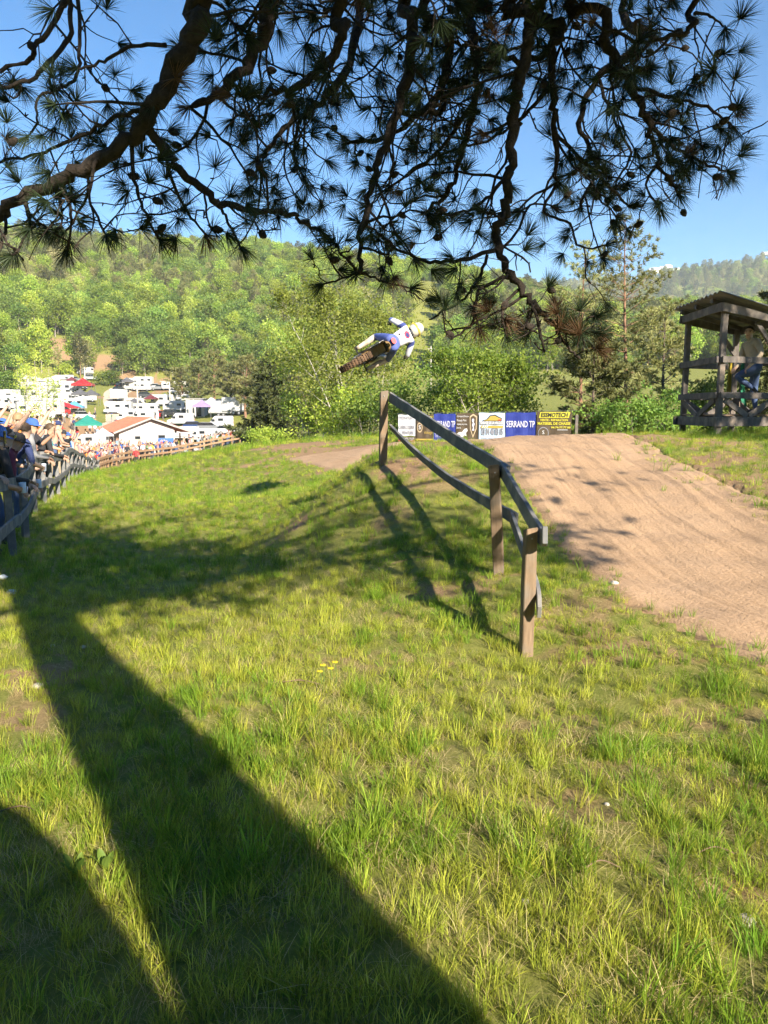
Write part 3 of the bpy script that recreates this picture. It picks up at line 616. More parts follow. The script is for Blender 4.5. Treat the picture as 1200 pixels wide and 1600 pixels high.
for k, (px, Y_, top, w_) in enumerate([(20,150,590,3),(176,205,592,4),(150,232,560,5),(255,225,556,5)]):
    tree('leafy_tree', ['bushy green tree behind the white campers at far left', 'green bush on the bank left of the gravel road', 'bright leafy tree above the clay bank at the top of the paddock', 'leafy tree right behind the lone motorhome on the terrace'][k], 'tree', onground(px, Y_), broadleaf(80+k, hpx(px, top, Y_), w_, .05, 2600, .42, nb=14), B_GREY, L_MID if k < 2 else L_BRIGHT)
tree('pine_tree', 'tall pine right of the shelter outside the picture, shading the shelter', 'tree', (12.6, 5.4, gz(12.6, 5.4)), conifer(90, 10.5, 2.7, .32, 16, 5, .3, 6, shape='round', sprig=12, r0=.2), B_BROWN, L_PINED)
for k, (x_, y_, h_) in enumerate([(-4.5,-7.5,9.5),(-10,-4,9),(-1.5,-13,11),(-13,4,9),(-8,-12,11)]):   # unseen trees added behind the camera to block sky fill
    tree('leafy_tree', ['leafy tree just behind the photographer to the left, out of the picture','leafy tree behind the near crowd, out of the picture','tall leafy tree straight behind the photographer, out of the picture','leafy tree beyond the left crowd, out of the picture','tall leafy tree far behind on the left, out of the picture'][k], 'tree', (x_, y_, gz(x_, y_)), broadleaf(120+k, h_, 3.8, .1, 9000, .34, nb=22), B_GREY, L_MID)
# ------------------------------------------------------------------ the overhanging pine the photographer stands under
rnd = random.Random(77); rngp = np.random.default_rng(77)
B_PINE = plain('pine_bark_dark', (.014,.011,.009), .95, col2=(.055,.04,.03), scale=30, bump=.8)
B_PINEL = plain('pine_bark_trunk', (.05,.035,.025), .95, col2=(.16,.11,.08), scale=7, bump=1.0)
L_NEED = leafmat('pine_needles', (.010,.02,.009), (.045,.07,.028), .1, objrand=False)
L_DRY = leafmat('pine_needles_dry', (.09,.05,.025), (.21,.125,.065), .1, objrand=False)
TB = Vector((1.92, -1.55, gz(1.92, -1.55)))
pine = tag(empty('overhanging_pine', TB), 'old dark pine whose drooping needle branches hang across the top of the picture', 'tree')
def cr(pts, n=6):                                   # smooth path through the points
    out = []; q = [pts[0]]+list(pts)+[pts[-1]]
    for i in range(1, len(q)-2):
        for k in range(n):
            t = k/n; a, b, c, d = q[i-1], q[i], q[i+1], q[i+2]
            out.append(.5*((2*b)+(c-a)*t+(2*a-5*b+4*c-d)*t*t+(3*b-a-3*c+d)*t**3))
    out.append(q[-2]); return out
tr = [TB*0+Vector((0,0,-.3)), Vector((.0,.02,.8)), Vector((.03,.05,2.2)), Vector((-.05,.12,3.8)), Vector((-.1,.2,5.4)), Vector((.05,.3,7.2)), Vector((.1,.3,9.2))]
mb = MB(); mb.tube(cr(tr, 5), [.54,.51,.48,.465,.455]+[.45-.017*k for k in range(20)]+[.07]*6, 14)
mb.build('trunk', B_PINEL, pine, smooth=True)
# unseen stem added beside the trunk, shaped to cast the photographer's shadow
mb = MB(); q_ = [Vector((-.2,-.1,.1)), Vector((-.42,-.28,.9)), Vector((-.5,-.36,1.7)), Vector((-.56,-.42,2.6)), Vector((-.66,-.48,3.05))]
mb.tube(cr(q_, 4), [.30,.30,.30,.30,.31,.32,.33,.34,.35,.35,.34,.32,.29,.26,.23,.18,.09], 10); mb.build('broken_stem', B_PINEL, pine, smooth=True)
LOWB = ([-200,0,100,250,380,430,475,490,520,640,668,700,860,945,960,1040,1110,1190,1215,1300],[430,432,418,405,400,385,385,450,462,465,500,535,560,560,400,345,330,285,180,100])
def low_ok(p, mrg=0):                               # how far down the boughs hang
    if p.y < 1.2: return True
    d = p-Vector((0,0,CAMZ)); k = d.y*_c-d.z*_s
    px, py = 600+FPX*d.x/k, 800-FPX*(d.z*_c+d.y*_s)/k
    return py+mrg < np.interp(px, *LOWB)
def branch_set(paths, hub=None, twig=.15, tl=(.16,.55), tuft_p=.85, needle=.10, per=100, wd=.0019, sub=2, spur=True, dry=.0, nd=6):
    """one limb: wood mesh plus its needles; paths are (points, r0, r1, density)"""
    mb = MB(); cen, dirs, cd, dd_ = [], [], [], []
    def put(p, d):
        (cd if rnd.random() < dry else cen).append(tuple(p)); (dd_ if len(cd)+len(cen) and (cd and cd[-1] == tuple(p)) else dirs).append(tuple(d))
    for pts, r0, r1, dens in paths:
        cp = cr([Vector(p) for p in pts], 6); n = len(cp)
        cp = [c+Vector((rnd.gauss(0,1), rnd.gauss(0,1), rnd.gauss(0,1)))*min(.008, r0*.35) for c in cp]
        mb.tube(cp, [r0+(r1-r0)*k/(n-1)*1.0+rnd.gauss(0, r0*.05) for k in range(n)], nd)
        if dens <= 0: continue
        acc = 0.0
        for k in range(1, n):
            sg = cp[k]-cp[k-1]; acc += sg.length*dens
            while acc > twig:
                acc -= twig*rnd.uniform(.6, 1.4); d0 = sg.normalized()
                side = Vector((rnd.gauss(0,1), rnd.gauss(0,.55), rnd.gauss(-.15,.8))); side -= d0*side.dot(d0); side.normalize()
                L = rnd.uniform(*tl); d = side+d0*rnd.uniform(.1,.9)
                tp, de = wander(cp[k], d, L, 7, .26, rnd, -.03)
                for _ in range(6):
                    if low_ok(tp[-1], 8): break
                    d = d+Vector((rnd.gauss(0,.5), 0, .5)); tp, de = wander(cp[k], d, L*.7, 7, .26, rnd, .02)
                if not low_ok(tp[-1], 4): continue
                tr0 = max(.003, min(r1*.7, .0065))
                mb.tube(tp, [tr0*(1-.55*i/7)+rnd.uniform(0,.0012) for i in range(8)], 4)
                if rnd.random() < tuft_p and low_ok(tp[-1], 28): put(tp[-1], de)
                for _ in range(sub):
                    j = rnd.randint(2, 6); d2 = (tp[j+1]-tp[j]).normalized()+Vector((rnd.gauss(0,.7), rnd.gauss(0,.5), rnd.gauss(0,.7)))
                    sp, se = wander(tp[j], d2, L*rnd.uniform(.25,.6), 5, .3, rnd, .0)
                    if not low_ok(sp[-1], 4): continue
                    mb.tube(sp, [tr0*.7*(1-.5*i/5) for i in range(6)], 3)
                    if rnd.random() < tuft_p and low_ok(sp[-1], 28): put(sp[-1], se)
                if spur:
                    for _ in range(4):
                        j = rnd.randint(1, 6); v = Vector((rnd.gauss(0,1), rnd.gauss(0,1), rnd.gauss(0,1))).normalized()
                        mb.tube([tp[j], tp[j]+v*.016], [.0045,.002], 3)
                    if rnd.random() < .35:          # an old cone
                        j = rnd.randint(2, 7); M = Matrix.Translation(tp[j]) @ Quaternion((rnd.random(), rnd.random(), rnd.random(), rnd.random())).normalized().to_matrix().to_4x4()
                        mb.lathe([(.004,0),(.014,.008),(.017,.02),(.012,.036),(.003,.046)], 6, M)
        if low_ok(cp[-1], 10): put(cp[-1], (cp[-1]-cp[-2]).normalized())
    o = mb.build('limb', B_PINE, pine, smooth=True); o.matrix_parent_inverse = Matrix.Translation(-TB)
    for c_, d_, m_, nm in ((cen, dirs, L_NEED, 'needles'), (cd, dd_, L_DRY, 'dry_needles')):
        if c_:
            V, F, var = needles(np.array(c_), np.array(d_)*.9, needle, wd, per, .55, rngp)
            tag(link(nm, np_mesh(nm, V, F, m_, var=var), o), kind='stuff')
    return o
def PP(*a, Y=None): return [P(x, y, (Y if len(t) == 2 else t[2])) for t in a for x, y in [t[:2]]]
H1, H2, H3 = Vector((.6,1.2,4.3)), Vector((1.2,1.6,4.6)), Vector((2.2,1.6,4.5))
top = TB+Vector((-.08,.15,4.6))
for hub, r_ in ((H1,.085),(H2,.085),(H3,.085)):
    mb = MB(); mb.tube(cr([top, top.lerp(hub,.5)+Vector((0,0,.25)), hub], 6), [.15-.06*k/12 for k in range(13)], 8); o = mb.build('limb', B_PINE, pine, smooth=True); o.matrix_parent_inverse = Matrix.Translation(-TB)
branch_set([([H1]+PP((330,-60,2.9),(312,30,2.95),(275,110,3.0),(240,165,3.0),(215,205,3.05),(165,245,3.1),(90,285,3.2),(10,330,3.3),(-70,385,3.35)),   .046,.020,.75),
            (PP((222,197,3.05),(262,240,3.1),(300,285,3.15),(350,318,3.2),(400,330,3.25),(450,335,3.3),(480,350,3.35),(512,370,3.4)), .02,.006,.75),
            (PP((90,285,3.2),(112,335,3.2),(105,390,3.25)), .008,.004,1.4),(PP((150,250,3.1),(140,310,3.05),(165,365,3.05)), .008,.004,1.6),
            (PP((205,212,3.1),(210,280,3.1),(228,335,3.15),(250,375,3.2)), .009,.004,1.7),(PP((255,235,3.1),(285,320,3.15),(320,365,3.2)), .008,.004,1.5),(PP((340,312,3.2),(355,345,3.2),(375,385,3.2)), .007,.004,1.8),
            (PP((40,315,3.25),(45,360,3.2),(20,400,3.15)), .009,.005,2.0),(PP((10,330,3.3),(5,370,3.25),(-10,415,3.2)), .009,.005,2.0),
            (PP((260,70,3.0),(200,75,3.1),(155,100,3.1),(122,108,3.1)), .009,.004,.9),(PP((235,170,3.0),(180,185,3.1),(120,215,3.2),(60,240,3.3),(-10,255,3.3)), .01,.005,1.2)], dry=.04)
branch_set([([H1]+PP((440,-60,3.4),(425,20,3.4),(400,75,3.4),(370,120,3.35),(330,150,3.3),(295,165,3.3)), .045,.01,1.5),
            ([H1]+PP((130,-60,3.5),(105,0,3.5),(60,70,3.5),(45,95,3.5),(0,105,3.5),(-50,112,3.5)), .014,.007,.45),
            (PP((110,-10,3.5),(108,60,3.45),(60,112,3.4),(18,135,3.4),(-40,128,3.4)), .012,.007,.5),
            (PP((122,-20,3.5),(125,70,3.4),(120,120,3.4),(90,140,3.4),(60,152,3.4),(58,190,3.4),(45,212,3.4)), .009,.004,.6)], dry=.08)
branch_set([([H2]+PP((660,-60,3.8),(645,20,3.8),(640,90,3.75),(620,170,3.7),(595,240,3.65),(575,310,3.6),(565,380,3.55),(563,425,3.5)), .035,.009,1.0),
            ([H2]+PP((560,-60,3.3),(540,40,3.3),(500,110,3.35),(450,140,3.4),(400,150,3.4)), .03,.008,1.9),
            (PP((563,425,3.5),(535,435,3.5),(505,445,3.5)), .006,.004,2.0),(PP((563,425,3.5),(600,440,3.5),(640,450,3.5)), .006,.004,1.6)], dry=.04)
branch_set([([H2]+PP((680,-60,4.2),(700,60,4.2),(690,140,4.2),(640,190,4.2),(600,215,4.2),(540,222,4.2)), .03,.008,1.7),
            ([H2]+PP((760,-60,4.2),(740,60,4.1),(745,150,4.0),(720,240,4.0),(700,300,4.0),(660,335,4.0)), .03,.008,1.6),
            (PP((745,150,4.0),(690,230,4.1),(640,270,4.2),(600,300,4.2)), .012,.005,1.4)])
branch_set([([H2]+PP((600,-60,4.4),(560,50,4.4),(530,130,4.3),(470,180,4.2),(430,215,4.2),(400,265,4.2)), .032,.008,1.7),
            (PP((530,130,4.3),(480,120,4.4),(420,100,4.4)), .01,.005,1.6),(PP((470,180,4.2),(460,240,4.2),(480,290,4.2)), .01,.005,1.2)])
branch_set([([H3]+PP((842,-60,3.6),(832,20,3.6),(822,90,3.6),(805,160,3.6),(800,220,3.6),(797,280,3.6),(790,325,3.6),(775,360,3.6),(783,395,3.6),(800,430,3.6),(830,470,3.55),(860,500,3.55),(890,515,3.5),(930,520,3.5)), .032,.010,.9),
            (PP((785,385,3.6),(735,405,3.6),(680,410,3.65),(625,392,3.7),(592,365,3.7),(560,345,3.7)), .012,.005,.75),
            (PP((800,430,3.6),(748,455,3.55),(738,505,3.5),(705,530,3.5)), .009,.004,1.0),(PP((815,450,3.6),(785,480,3.5),(790,520,3.5)), .008,.004,1.4),
            (PP((760,400,3.6),(745,440,3.65),(720,470,3.7),(670,500,3.7)), .009,.004,.9),
            (PP((798,270,3.6),(760,310,3.6),(730,330,3.6),(690,335,3.6)), .010,.005,1.2)], dry=.12)
branch_set([(PP((830,470,3.55),(845,520,3.5),(850,550,3.5)), .009,.005,2.4),(PP((860,500,3.55),(885,540,3.5),(905,560,3.45)), .009,.005,2.2),(PP((890,515,3.5),(915,530,3.5),(930,545,3.5)), .008,.004,2.2)], tl=(.08,.22), dry=.55)
branch_set([([H3]+PP((862,-60,3.9),(860,40,3.9),(862,130,3.9),(868,200,3.9),(870,285,3.9)), .03,.010,1.3),
            (PP((862,130,3.9),(820,180,4.0),(770,215,4.0),(720,230,4.0)), .01,.005,1.2),(PP((868,210,3.9),(920,260,4.0),(960,300,4.0),(985,325,4.0)), .01,.005,1.5),
            (PP((870,285,3.9),(850,330,3.9),(890,350,3.9),(905,385,3.9),(945,385,3.9)), .008,.004,.7)])
branch_set([([H3]+PP((930,-60,3.7),(945,20,3.7),(960,90,3.7),(985,135,3.7),(1005,170,3.7),(1018,210,3.7),(1030,250,3.7),(1058,300,3.7)), .03,.008,1.3),
            (PP((1018,200,3.7),(1060,235,3.7),(1100,255,3.7),(1135,268,3.7)), .01,.005,2.0),(PP((985,135,3.7),(1040,150,3.7),(1095,165,3.7),(1145,195,3.7)), .01,.005,2.2),
            (PP((1030,250,3.7),(1010,290,3.7),(1030,325,3.7)), .008,.004,2.0)], dry=.05)
branch_set([([H3]+PP((890,-50,3.8),(880,40,3.8),(850,80,3.8),(800,95,3.8),(750,75,3.8),(700,70,3.8)), .025,.007,1.6),
            ([H3]+PP((1130,-60,3.6),(1085,35,3.6),(1055,55,3.6),(1000,62,3.6),(930,40,3.6)), .018,.006,1.2),(PP((1085,20,3.6),(1110,25,3.6),(1135,45,3.6)), .008,.004,1.6),
            (PP((1055,50,3.6),(1020,85,3.6),(995,85,3.6)), .007,.004,1.2)], dry=.06)
branch_set([([H3]+PP((1010,-60,4.4),(1000,60,4.4),(935,120,4.4),(905,190,4.4),(930,260,4.4),(905,320,4.4)), .028,.008,1.8),
            (PP((935,120,4.4),(960,190,4.4),(985,240,4.4),(960,290,4.4)), .01,.005,1.8)])
# the crown above and beside the camera (out of the picture, it throws the shade)
for k in range(26):
    a = k*2.399; hz = 4.4+5.0*((k*7) % 26)/26; L = rnd.uniform(2.0, 3.6)*(1.15-.06*hz)
    if math.cos(a) > -.2 and hz < 6.2: hz += 1.8
    b0 = TB+Vector((0,.2,hz)); d = Vector((math.sin(a), math.cos(a), .15))
    pts = [b0, b0+d*L*.4+Vector((0,0,.2)), b0+d*L*.75+Vector((rnd.gauss(0,.15), rnd.gauss(0,.15), .1)), b0+d*L]
    branch_set([(pts, .07,.012, .55)], twig=.16, tl=(.3,.8), needle=.14, per=34, wd=.004, sub=2, spur=False)
for (e, z0, dn) in (((4.6,2.4,3.7),4.6,1.3),((5.4,.2,4.6),4.9,1.2),((3.9,3.0,4.1),4.9,1.2),((5.6,1.6,4.3),4.8,1.2),((3.4,.6,4.5),4.6,1.2),((3.6,3.4,4.9),5.4,.7),((-1.6,1.6,5.2),5.4,1.0),((-2.4,-.8,4.9),5.0,.6),((6.6,2.8,5.2),5.2,.6),((.2,2.6,5.6),5.6,1.2),((-1.2,3.2,5.9),5.8,1.1),((1.6,2.4,5.3),5.4,1.2),((2.8,2.0,5.6),5.6,1.2),
                    ((3.9,1.0,5.4),5.2,1.1),((4.4,-.6,5.8),5.4,1.0),((-.6,1.2,6.4),6.2,1.1),((1.0,1.6,6.6),6.4,1.1),((2.9,.6,6.8),6.6,1.1),((-2.6,2.4,6.3),6.2,1.0),((3.2,3.0,6.2),6.0,.8)):
    e = Vector(e); b0 = TB+Vector((0,.1,z0)); branch_set([([b0, b0.lerp(e,.45)+Vector((0,0,.5)), e], .07,.012,dn)], twig=.13, tl=(.3,.95), needle=.15, per=34, wd=.006, sub=3, spur=False)
# ------------------------------------------------------------------ wooden rail fence beside the jump
W_RAW = woodmat('weathered_post', (.13,.09,.058), (.29,.205,.135), (.19,.16,.13), (24,24,3))
W_GREY = woodmat('grey_board', (.11,.115,.12), (.22,.22,.22), (.30,.27,.23), (5,5,5))
W_DARK = woodmat('dark_timber', (.075,.065,.06), (.17,.15,.135), (.24,.19,.15), (9,9,4))
W_BR = woodmat('brown_timber', (.15,.10,.065), (.30,.21,.14), (.20,.17,.14), (9,9,4))
M_STEEL = plain('steel', (.35,.35,.36), .4, 1.0)
PB = [(P(821,1018,5.2), P(829,826,5.2)), (P(783,893,6.6), P(772,727,6.6)), (P(598,727,10.2), P(600,612,10.2))]
rf = tag(empty('rail_fence', PB[0][0]), 'weathered wooden rail fence with three posts beside the dirt jump', 'fence')
def child(o, root): o.parent = root; o.matrix_parent_inverse = Matrix.Translation(root.location).inverted(); return o
for k, (b, t) in enumerate(PB):
    mb = MB(); w = (.082,.092,.10)[k]; b = Vector((b.x, b.y, gz(b.x, b.y)-.3)) if k != 0 else b-Vector((0,0,.3))
    n = 7; rot = R((8,-14,10)[k])
    vs = []
    for q in range(n):
        c = b.lerp(t, q/(n-1))
        for sx, sy in ((-1,-1),(1,-1),(1,1),(-1,1)):
            x, y = sx*w/2*(1+.05*math.sin(q*2+k)), sy*w/2*(1+.04*math.cos(q*3+k)); dz = (sx*.006-sy*.01) if q == n-1 else 0
            vs.append((c.x+x*math.cos(rot)-y*math.sin(rot), c.y+x*math.sin(rot)+y*math.cos(rot), c.z+dz))
    fs = [(q*4+i, q*4+(i+1) % 4, q*4+4+(i+1) % 4, q*4+4+i) for q in range(n-1) for i in range(4)]+[(3,2,1,0), tuple(range((n-1)*4, n*4))]
    mb.add(vs, fs); po = child(mb.build('post', W_RAW, rf, bevel=.006), rf)
def plank(name, pts, w, h, mat_, root, twist=None):       # a board along a path, section w (thick) x h (tall)
    cp = cr([Vector(p) for p in pts], 6); vs = []; n = len(cp)
    for i, p in enumerate(cp):
        d = (cp[min(i+1, n-1)]-cp[max(i-1, 0)]).normalized(); x = d.cross(Vector((0,0,1))).normalized(); z = x.cross(d)
        if twist: a = twist*i/(n-1); x, z = x*math.cos(a)+z*math.sin(a), z*math.cos(a)-x*math.sin(a)
        k = 1+.04*math.sin(i*1.7+w*100)
        for a, b in ((-1,-1),(1,-1),(1,1),(-1,1)): vs.append(p+x*(a*w/2)+z*(b*h/2*k))
    fs = [(q*4+i, q*4+(i+1) % 4, q*4+4+(i+1) % 4, q*4+4+i) for q in range(n-1) for i in range(4)]+[(3,2,1,0), tuple(range((n-1)*4, n*4))]
    mb = MB(); mb.add(vs, fs); return child(mb.build(name, mat_, root, bevel=.004), root)
off = Vector((.075,.03,0))
t1, t2, t3 = PB[0][1]+off, PB[1][1]+off, PB[2][1]+Vector((.08,.0,0))
plank('rail', [P(847,836,5.0)+Vector((.02,0,0)), t1+Vector((0,0,-.045)), t1.lerp(t2,.5)+Vector((0,0,-.045)), t2+Vector((0,0,-.04))], .035,.12, W_GREY, rf)
plank('rail', [t2+Vector((.038,-.1,-.06)), t2.lerp(t3,.3)+Vector((.03,0,-.075)), t2.lerp(t3,.7)+Vector((.02,0,-.075)), t3+Vector((0,0,-.07))], .035,.125, W_GREY, rf)
lo1, lo2, lo3 = P(838,925,5.2)+Vector((.02,.09,0)), P(787,808,6.6)+Vector((.07,.02,0)), P(603,668,10.2)+Vector((.07,-.02,0))
plank('rail', [P(838,960,5.0)+Vector((.03,.05,0)), lo1, lo1.lerp(lo2,.5), lo2], .03,.10, W_GREY, rf)
plank('rail', [lo2+Vector((.034,-.08,-.01)), P(760,792,7.0)+Vector((.08,0,0)), P(690,748,8.2)+Vector((.08,0,0)), P(640,706,9.3)+Vector((.07,0,0)), lo3], .03,.11, W_GREY, rf, twist=.5)
for b, t in PB:                                              # nail heads
    mb = MB(); mb.lathe([(.001,.003),(.006,.002),(.007,0)], 8, Matrix.Translation(t+Vector((0,-.06,-.06))) @ Matrix.Rotation(math.pi/2, 4, 'X')); child(mb.build('nail', M_STEEL, rf), rf)
# ------------------------------------------------------------------ marshal's shelter on the right
FL = 1.60
c0, c1, c3 = Vector((6.12,14.2,0)), Vector((6.17,16.0,0)), Vector((7.32,14.62,0)); c2 = c1+c3-c0
sh = tag(empty('wooden_shelter', (6.7,15.2,1.25)), 'dark timber marshal shelter with corrugated roof at the right edge', 'shelter')
def stick(name, a, b, w, h, m=W_DARK, up=(0,0,1), bev=.004): mb = MB(); mb.bar(a, b, w, h, up); return child(mb.build(name, m, sh, bevel=bev), sh)
ztop = {0:3.56, 1:3.62, 2:3.40, 3:3.36}
for k, c in enumerate((c0, c1, c2, c3)):
    stick('post', (c.x, c.y, gz(c.x, c.y)-.3), (c.x+(.02 if k < 2 else 0), c.y, ztop[k]), .10,.10, W_DARK, (0,1,0), .006)
z = Vector((0,0,1))
for a, b in ((c0,c1),(c0,c3),(c1,c2),(c3,c2)):
    d = (b-a).normalized(); nrm = Vector((d.y,-d.x,0)); nrm = nrm if nrm.dot(Vector((6.75,15.3,0))-a) < 0 else -nrm
    o_ = nrm*.083
    for zz, h in ((2.62,.115),(1.98,.115)): stick('rail', a+o_+z*zz-d*.05, b+o_+z*(zz-.005)+d*.05, .04, h)
    stick('floor_beam', a+o_+z*1.50-d*.16, b+o_+z*1.50+d*.1, .045,.17)
    m_ = a.lerp(b,.5); o2 = nrm*.05
    stick('brace', a+o2+z*1.9+d*.08, m_+o2+z*1.6-d*.02, .035,.11); stick('brace', b+o2+z*1.9-d*.08, m_+o2+z*1.6+d*.02, .035,.11)
    stick('roof_beam', a+o_+z*(ztop[0]-.02 if a in (c0,c1) else 3.36)-d*.12, b+o_+z*((ztop[0] if b in (c0,c1) else 3.36)-.02)+d*.12, .045,.15)
stick('knee_brace', c2+z*2.85-Vector((.03,.05,0)), c2+z*3.3+Vector((-.4,-.12,0)), .05,.09); stick('knee_brace', c3+z*2.85+Vector((-.02,.05,0)), c3+z*3.32+Vector((-.45,-.1,0)), .05,.09)
ux, uy = (c3-c0).normalized(), (c1-c0).normalized()
for k in range(7):
    p = c0+ux*(.07+k*.185); mb = MB(); mb.bar(p+z*1.615, p+uy*1.8+z*1.615, .17,.03); child(mb.build('floor_board', W_BR, sh, bevel=.003), sh)
stick('timber_prop', Vector((7.02,13.75,gz(7.02,13.75)-.1)), Vector((7.2,14.3,2.0)), .09,.05, W_BR)
# corrugated roof sheets, ridges running down the slope
M_TIN = plain('corrugated_sheet', (.16,.15,.145), .6, .3, (.27,.245,.22), 3, .2)
for sidx in range(2):
    vs, fs = [], []; n = 33
    for i in range(n):
        v = -.28+(2.36/2)*(sidx+i/(n-1)*(1.03 if sidx == 0 else 1)); hh = .022*math.sin(i*2*math.pi/5.3)+.002*sidx
        for q in range(4):
            u = -.24+q*1.9/3; p = c0+ux*u+uy*v; vs.append((p.x, p.y, 3.73-.185*u+hh))
        for q in range(4):
            u = -.24+q*1.9/3; p = c0+ux*u+uy*v; vs.append((p.x, p.y, 3.722-.185*u+hh))
    for i in range(n-1):
        for q in range(3):
            a = i*8+q; fs += [(a, a+1, a+9, a+8), (a+4, a+12, a+13, a+5)]
        fs += [(i*8, i*8+8, i*8+12, i*8+4), (i*8+3, i*8+7, i*8+15, i*8+11)]
    mb = MB(); mb.add(vs, fs); child(mb.build('roof_sheet', M_TIN, sh, smooth=True), sh)
for v in (.2, 1.0, 1.75):
    p = c0+uy*v; stick('rafter', p-ux*.2+z*3.725-z*.05, p+ux*1.6+z*(3.725-.05-.33), .06,.08)
# two rolled signal flags leaning inside the shelter
def flag(col, lab, a, b, w):
    e = tag(empty('signal_flag', a), lab, 'flag'); mb = MB(); mb.tube([a, b], .012, 6); child(mb.build('pole', W_BR, e), e)
    a, b = Vector(a), Vector(b); d = b-a; vs, fs = [], []
    for i in range(9):
        t = .98-i*.09; p = a+d*t
        for q in range(7):
            s = q/6; vs.append(p+Vector((w*s*(.5+.5*i/8)*(1 if q % 2 else .9), -.04+.035*math.sin(q*2.2+i*.5), -.02*s*i)))
    for i in range(8):
        for q in range(6): fs.append((i*7+q, i*7+q+1, i*7+q+8, i*7+q+7))
    mb = MB(); mb.add(vs, fs); child(mb.build('cloth', plain(lab[:12].replace(' ','_'), col, .8, col2=tuple(c*.7 for c in col), scale=8), e, smooth=True), e)
flag((.4,.3,.02), 'yellow rolled signal flag standing inside the shelter', (6.92,15.55,1.64), (6.98,15.7,2.75), -.12)
flag((.02,.18,.10), 'dark green rolled signal flag standing inside the shelter', (7.1,15.5,1.64), (7.12,15.65,2.72), .13)
# ------------------------------------------------------------------ advertising banners along the track
FONT = None
def text_mesh(txt, size, shear=0.0, bold=0.0, sx=1.0, space=1.0):
    cu = bpy.data.curves.new('lettering', 'FONT'); cu.body = txt; cu.size = size; cu.align_x = 'CENTER'; cu.align_y = 'CENTER'; cu.shear = shear; cu.offset = bold; cu.resolution_u = 2; cu.space_character = space
    o = bpy.data.objects.new('lettering', cu); C.objects.link(o); dg = bpy.context.evaluated_depsgraph_get(); me = bpy.data.meshes.new_from_object(o.evaluated_get(dg)); bpy.data.objects.remove(o)
    if sx != 1.0:
        for v in me.vertices: v.co.x *= sx
    return me
def fmat(nm, c, r=.6): return plain('print_'+nm, c, r)
K = dict(white=fmat('white',(.6,.6,.63)), black=fmat('black',(.02,.02,.02)), yellow=fmat('yellow',(.5,.45,.04)), blue=plain('vinyl_blue',(.02,.03,.2),.45,col2=(.03,.05,.27),scale=3), pale=plain('vinyl_pale',(.36,.46,.62),.5,col2=(.42,.5,.63),scale=2),
         brown=plain('vinyl_brown',(.06,.042,.026),.6,col2=(.10,.072,.046),scale=4), board=plain('painted_board',(.52,.53,.57),.5,col2=(.46,.47,.51),scale=5), grey=fmat('grey',(.2,.2,.23)), gold=fmat('gold',(.38,.27,.06)), red=fmat('red',(.5,.07,.05)), lilac=fmat('lilac',(.48,.48,.62)), orange=fmat('orange',(.75,.28,.08)), tan=fmat('tan',(.42,.33,.22)))
BY = lambda px: 27.6-1.4*(px-622)/270
def banner(px0, px1, pyt, pyb, mat_, label, parts, thick=.02, dy=0.0):
    a, b = P(px0, (pyt+pyb)/2, BY(px0)+dy), P(px1, (pyt+pyb)/2, BY(px1)+dy); c = (a+b)/2
    w = (b-a).length-.015; Ym = (BY(px0)+BY(px1))/2; h = P(600, pyt, Ym).z-P(600, pyb, Ym).z
    e = tag(empty('advertising_banner', (c.x, c.y, c.z-h/2), math.atan2(b.y-a.y, b.x-a.x)), label, 'banner', 'advertising banners behind the jump')
    # slightly rippled sheet
    mb = MB(); n = 12; vs, fs = [], []
    for i in range(n+1):
        x = -w/2+w*i/n; rip = .012*math.sin(i*1.1+px0)
        for z_ in (0, h/2, h):
            for s in (0, thick): vs.append((x, rip*(1-abs(z_/h-.5))+s, z_+.008*math.sin(i*.9+px0)))
    for i in range(n):
        o0 = i*6
        fs += [(o0,o0+6,o0+8,o0+2),(o0+2,o0+8,o0+10,o0+4),(o0+1,o0+3,o0+9,o0+7),(o0+3,o0+5,o0+11,o0+9),(o0,o0+1,o0+7,o0+6),(o0+4,o0+10,o0+11,o0+5)]
    fs += [(0,2,3,1),(2,4,5,3),(n*6,n*6+1,n*6+3,n*6+2),(n*6+2,n*6+3,n*6+5,n*6+4)]
    mb.add(vs, fs); mb.build('sheet', mat_, e, smooth=False)
    for p in parts:
        kind = p[0]
        if kind == 't':
            _, txt, x, z_, size, m, *kw = p; kw = kw[0] if kw else {}
            wmax = kw.pop('wmax', None); me = text_mesh(txt, size, **kw)
            if wmax:
                ww = max(v.co.x for v in me.vertices)-min(v.co.x for v in me.vertices)
                for v in me.vertices: v.co.x *= wmax*w/ww
            me.materials.append(K[m]); o = link('lettering', me, e); o.rotation_euler = (math.pi/2,0,0); o.location = (x*w, -.024-(.004 if m == 'black' else 0), z_*h)
        else:
            _, nm, pts, m, dep = p; mb = MB(); mb.prism([(u*w, v*h) for u, v in pts], -.016-dep, -.012-dep, axis=1); mb.build(nm, K[m], e)
    return e
def rect(x0, z0, x1, z1): return [(x0,z0),(x1,z0),(x1,z1),(x0,z1)]
def disc(x, z_, rx, rz, n=14): return [(x+rx*math.cos(a*2*math.pi/n), z_+rz*math.sin(a*2*math.pi/n)) for a in range(n)]
banner(622,649,648,681, K['board'], 'white board reading MONFRAY carrosserie peinture, leftmost of the banners', [('t','MONFRAY',0,.84,.16,'grey',dict(wmax=.86)),('t','________',0,.68,.07,'grey',dict(wmax=.6)),('t','CARROSSERIE',0,.4,.15,'grey',dict(wmax=.94,bold=.003)),('t','PEINTURE',.08,.14,.15,'grey',dict(wmax=.66,bold=.003))], thick=.03)
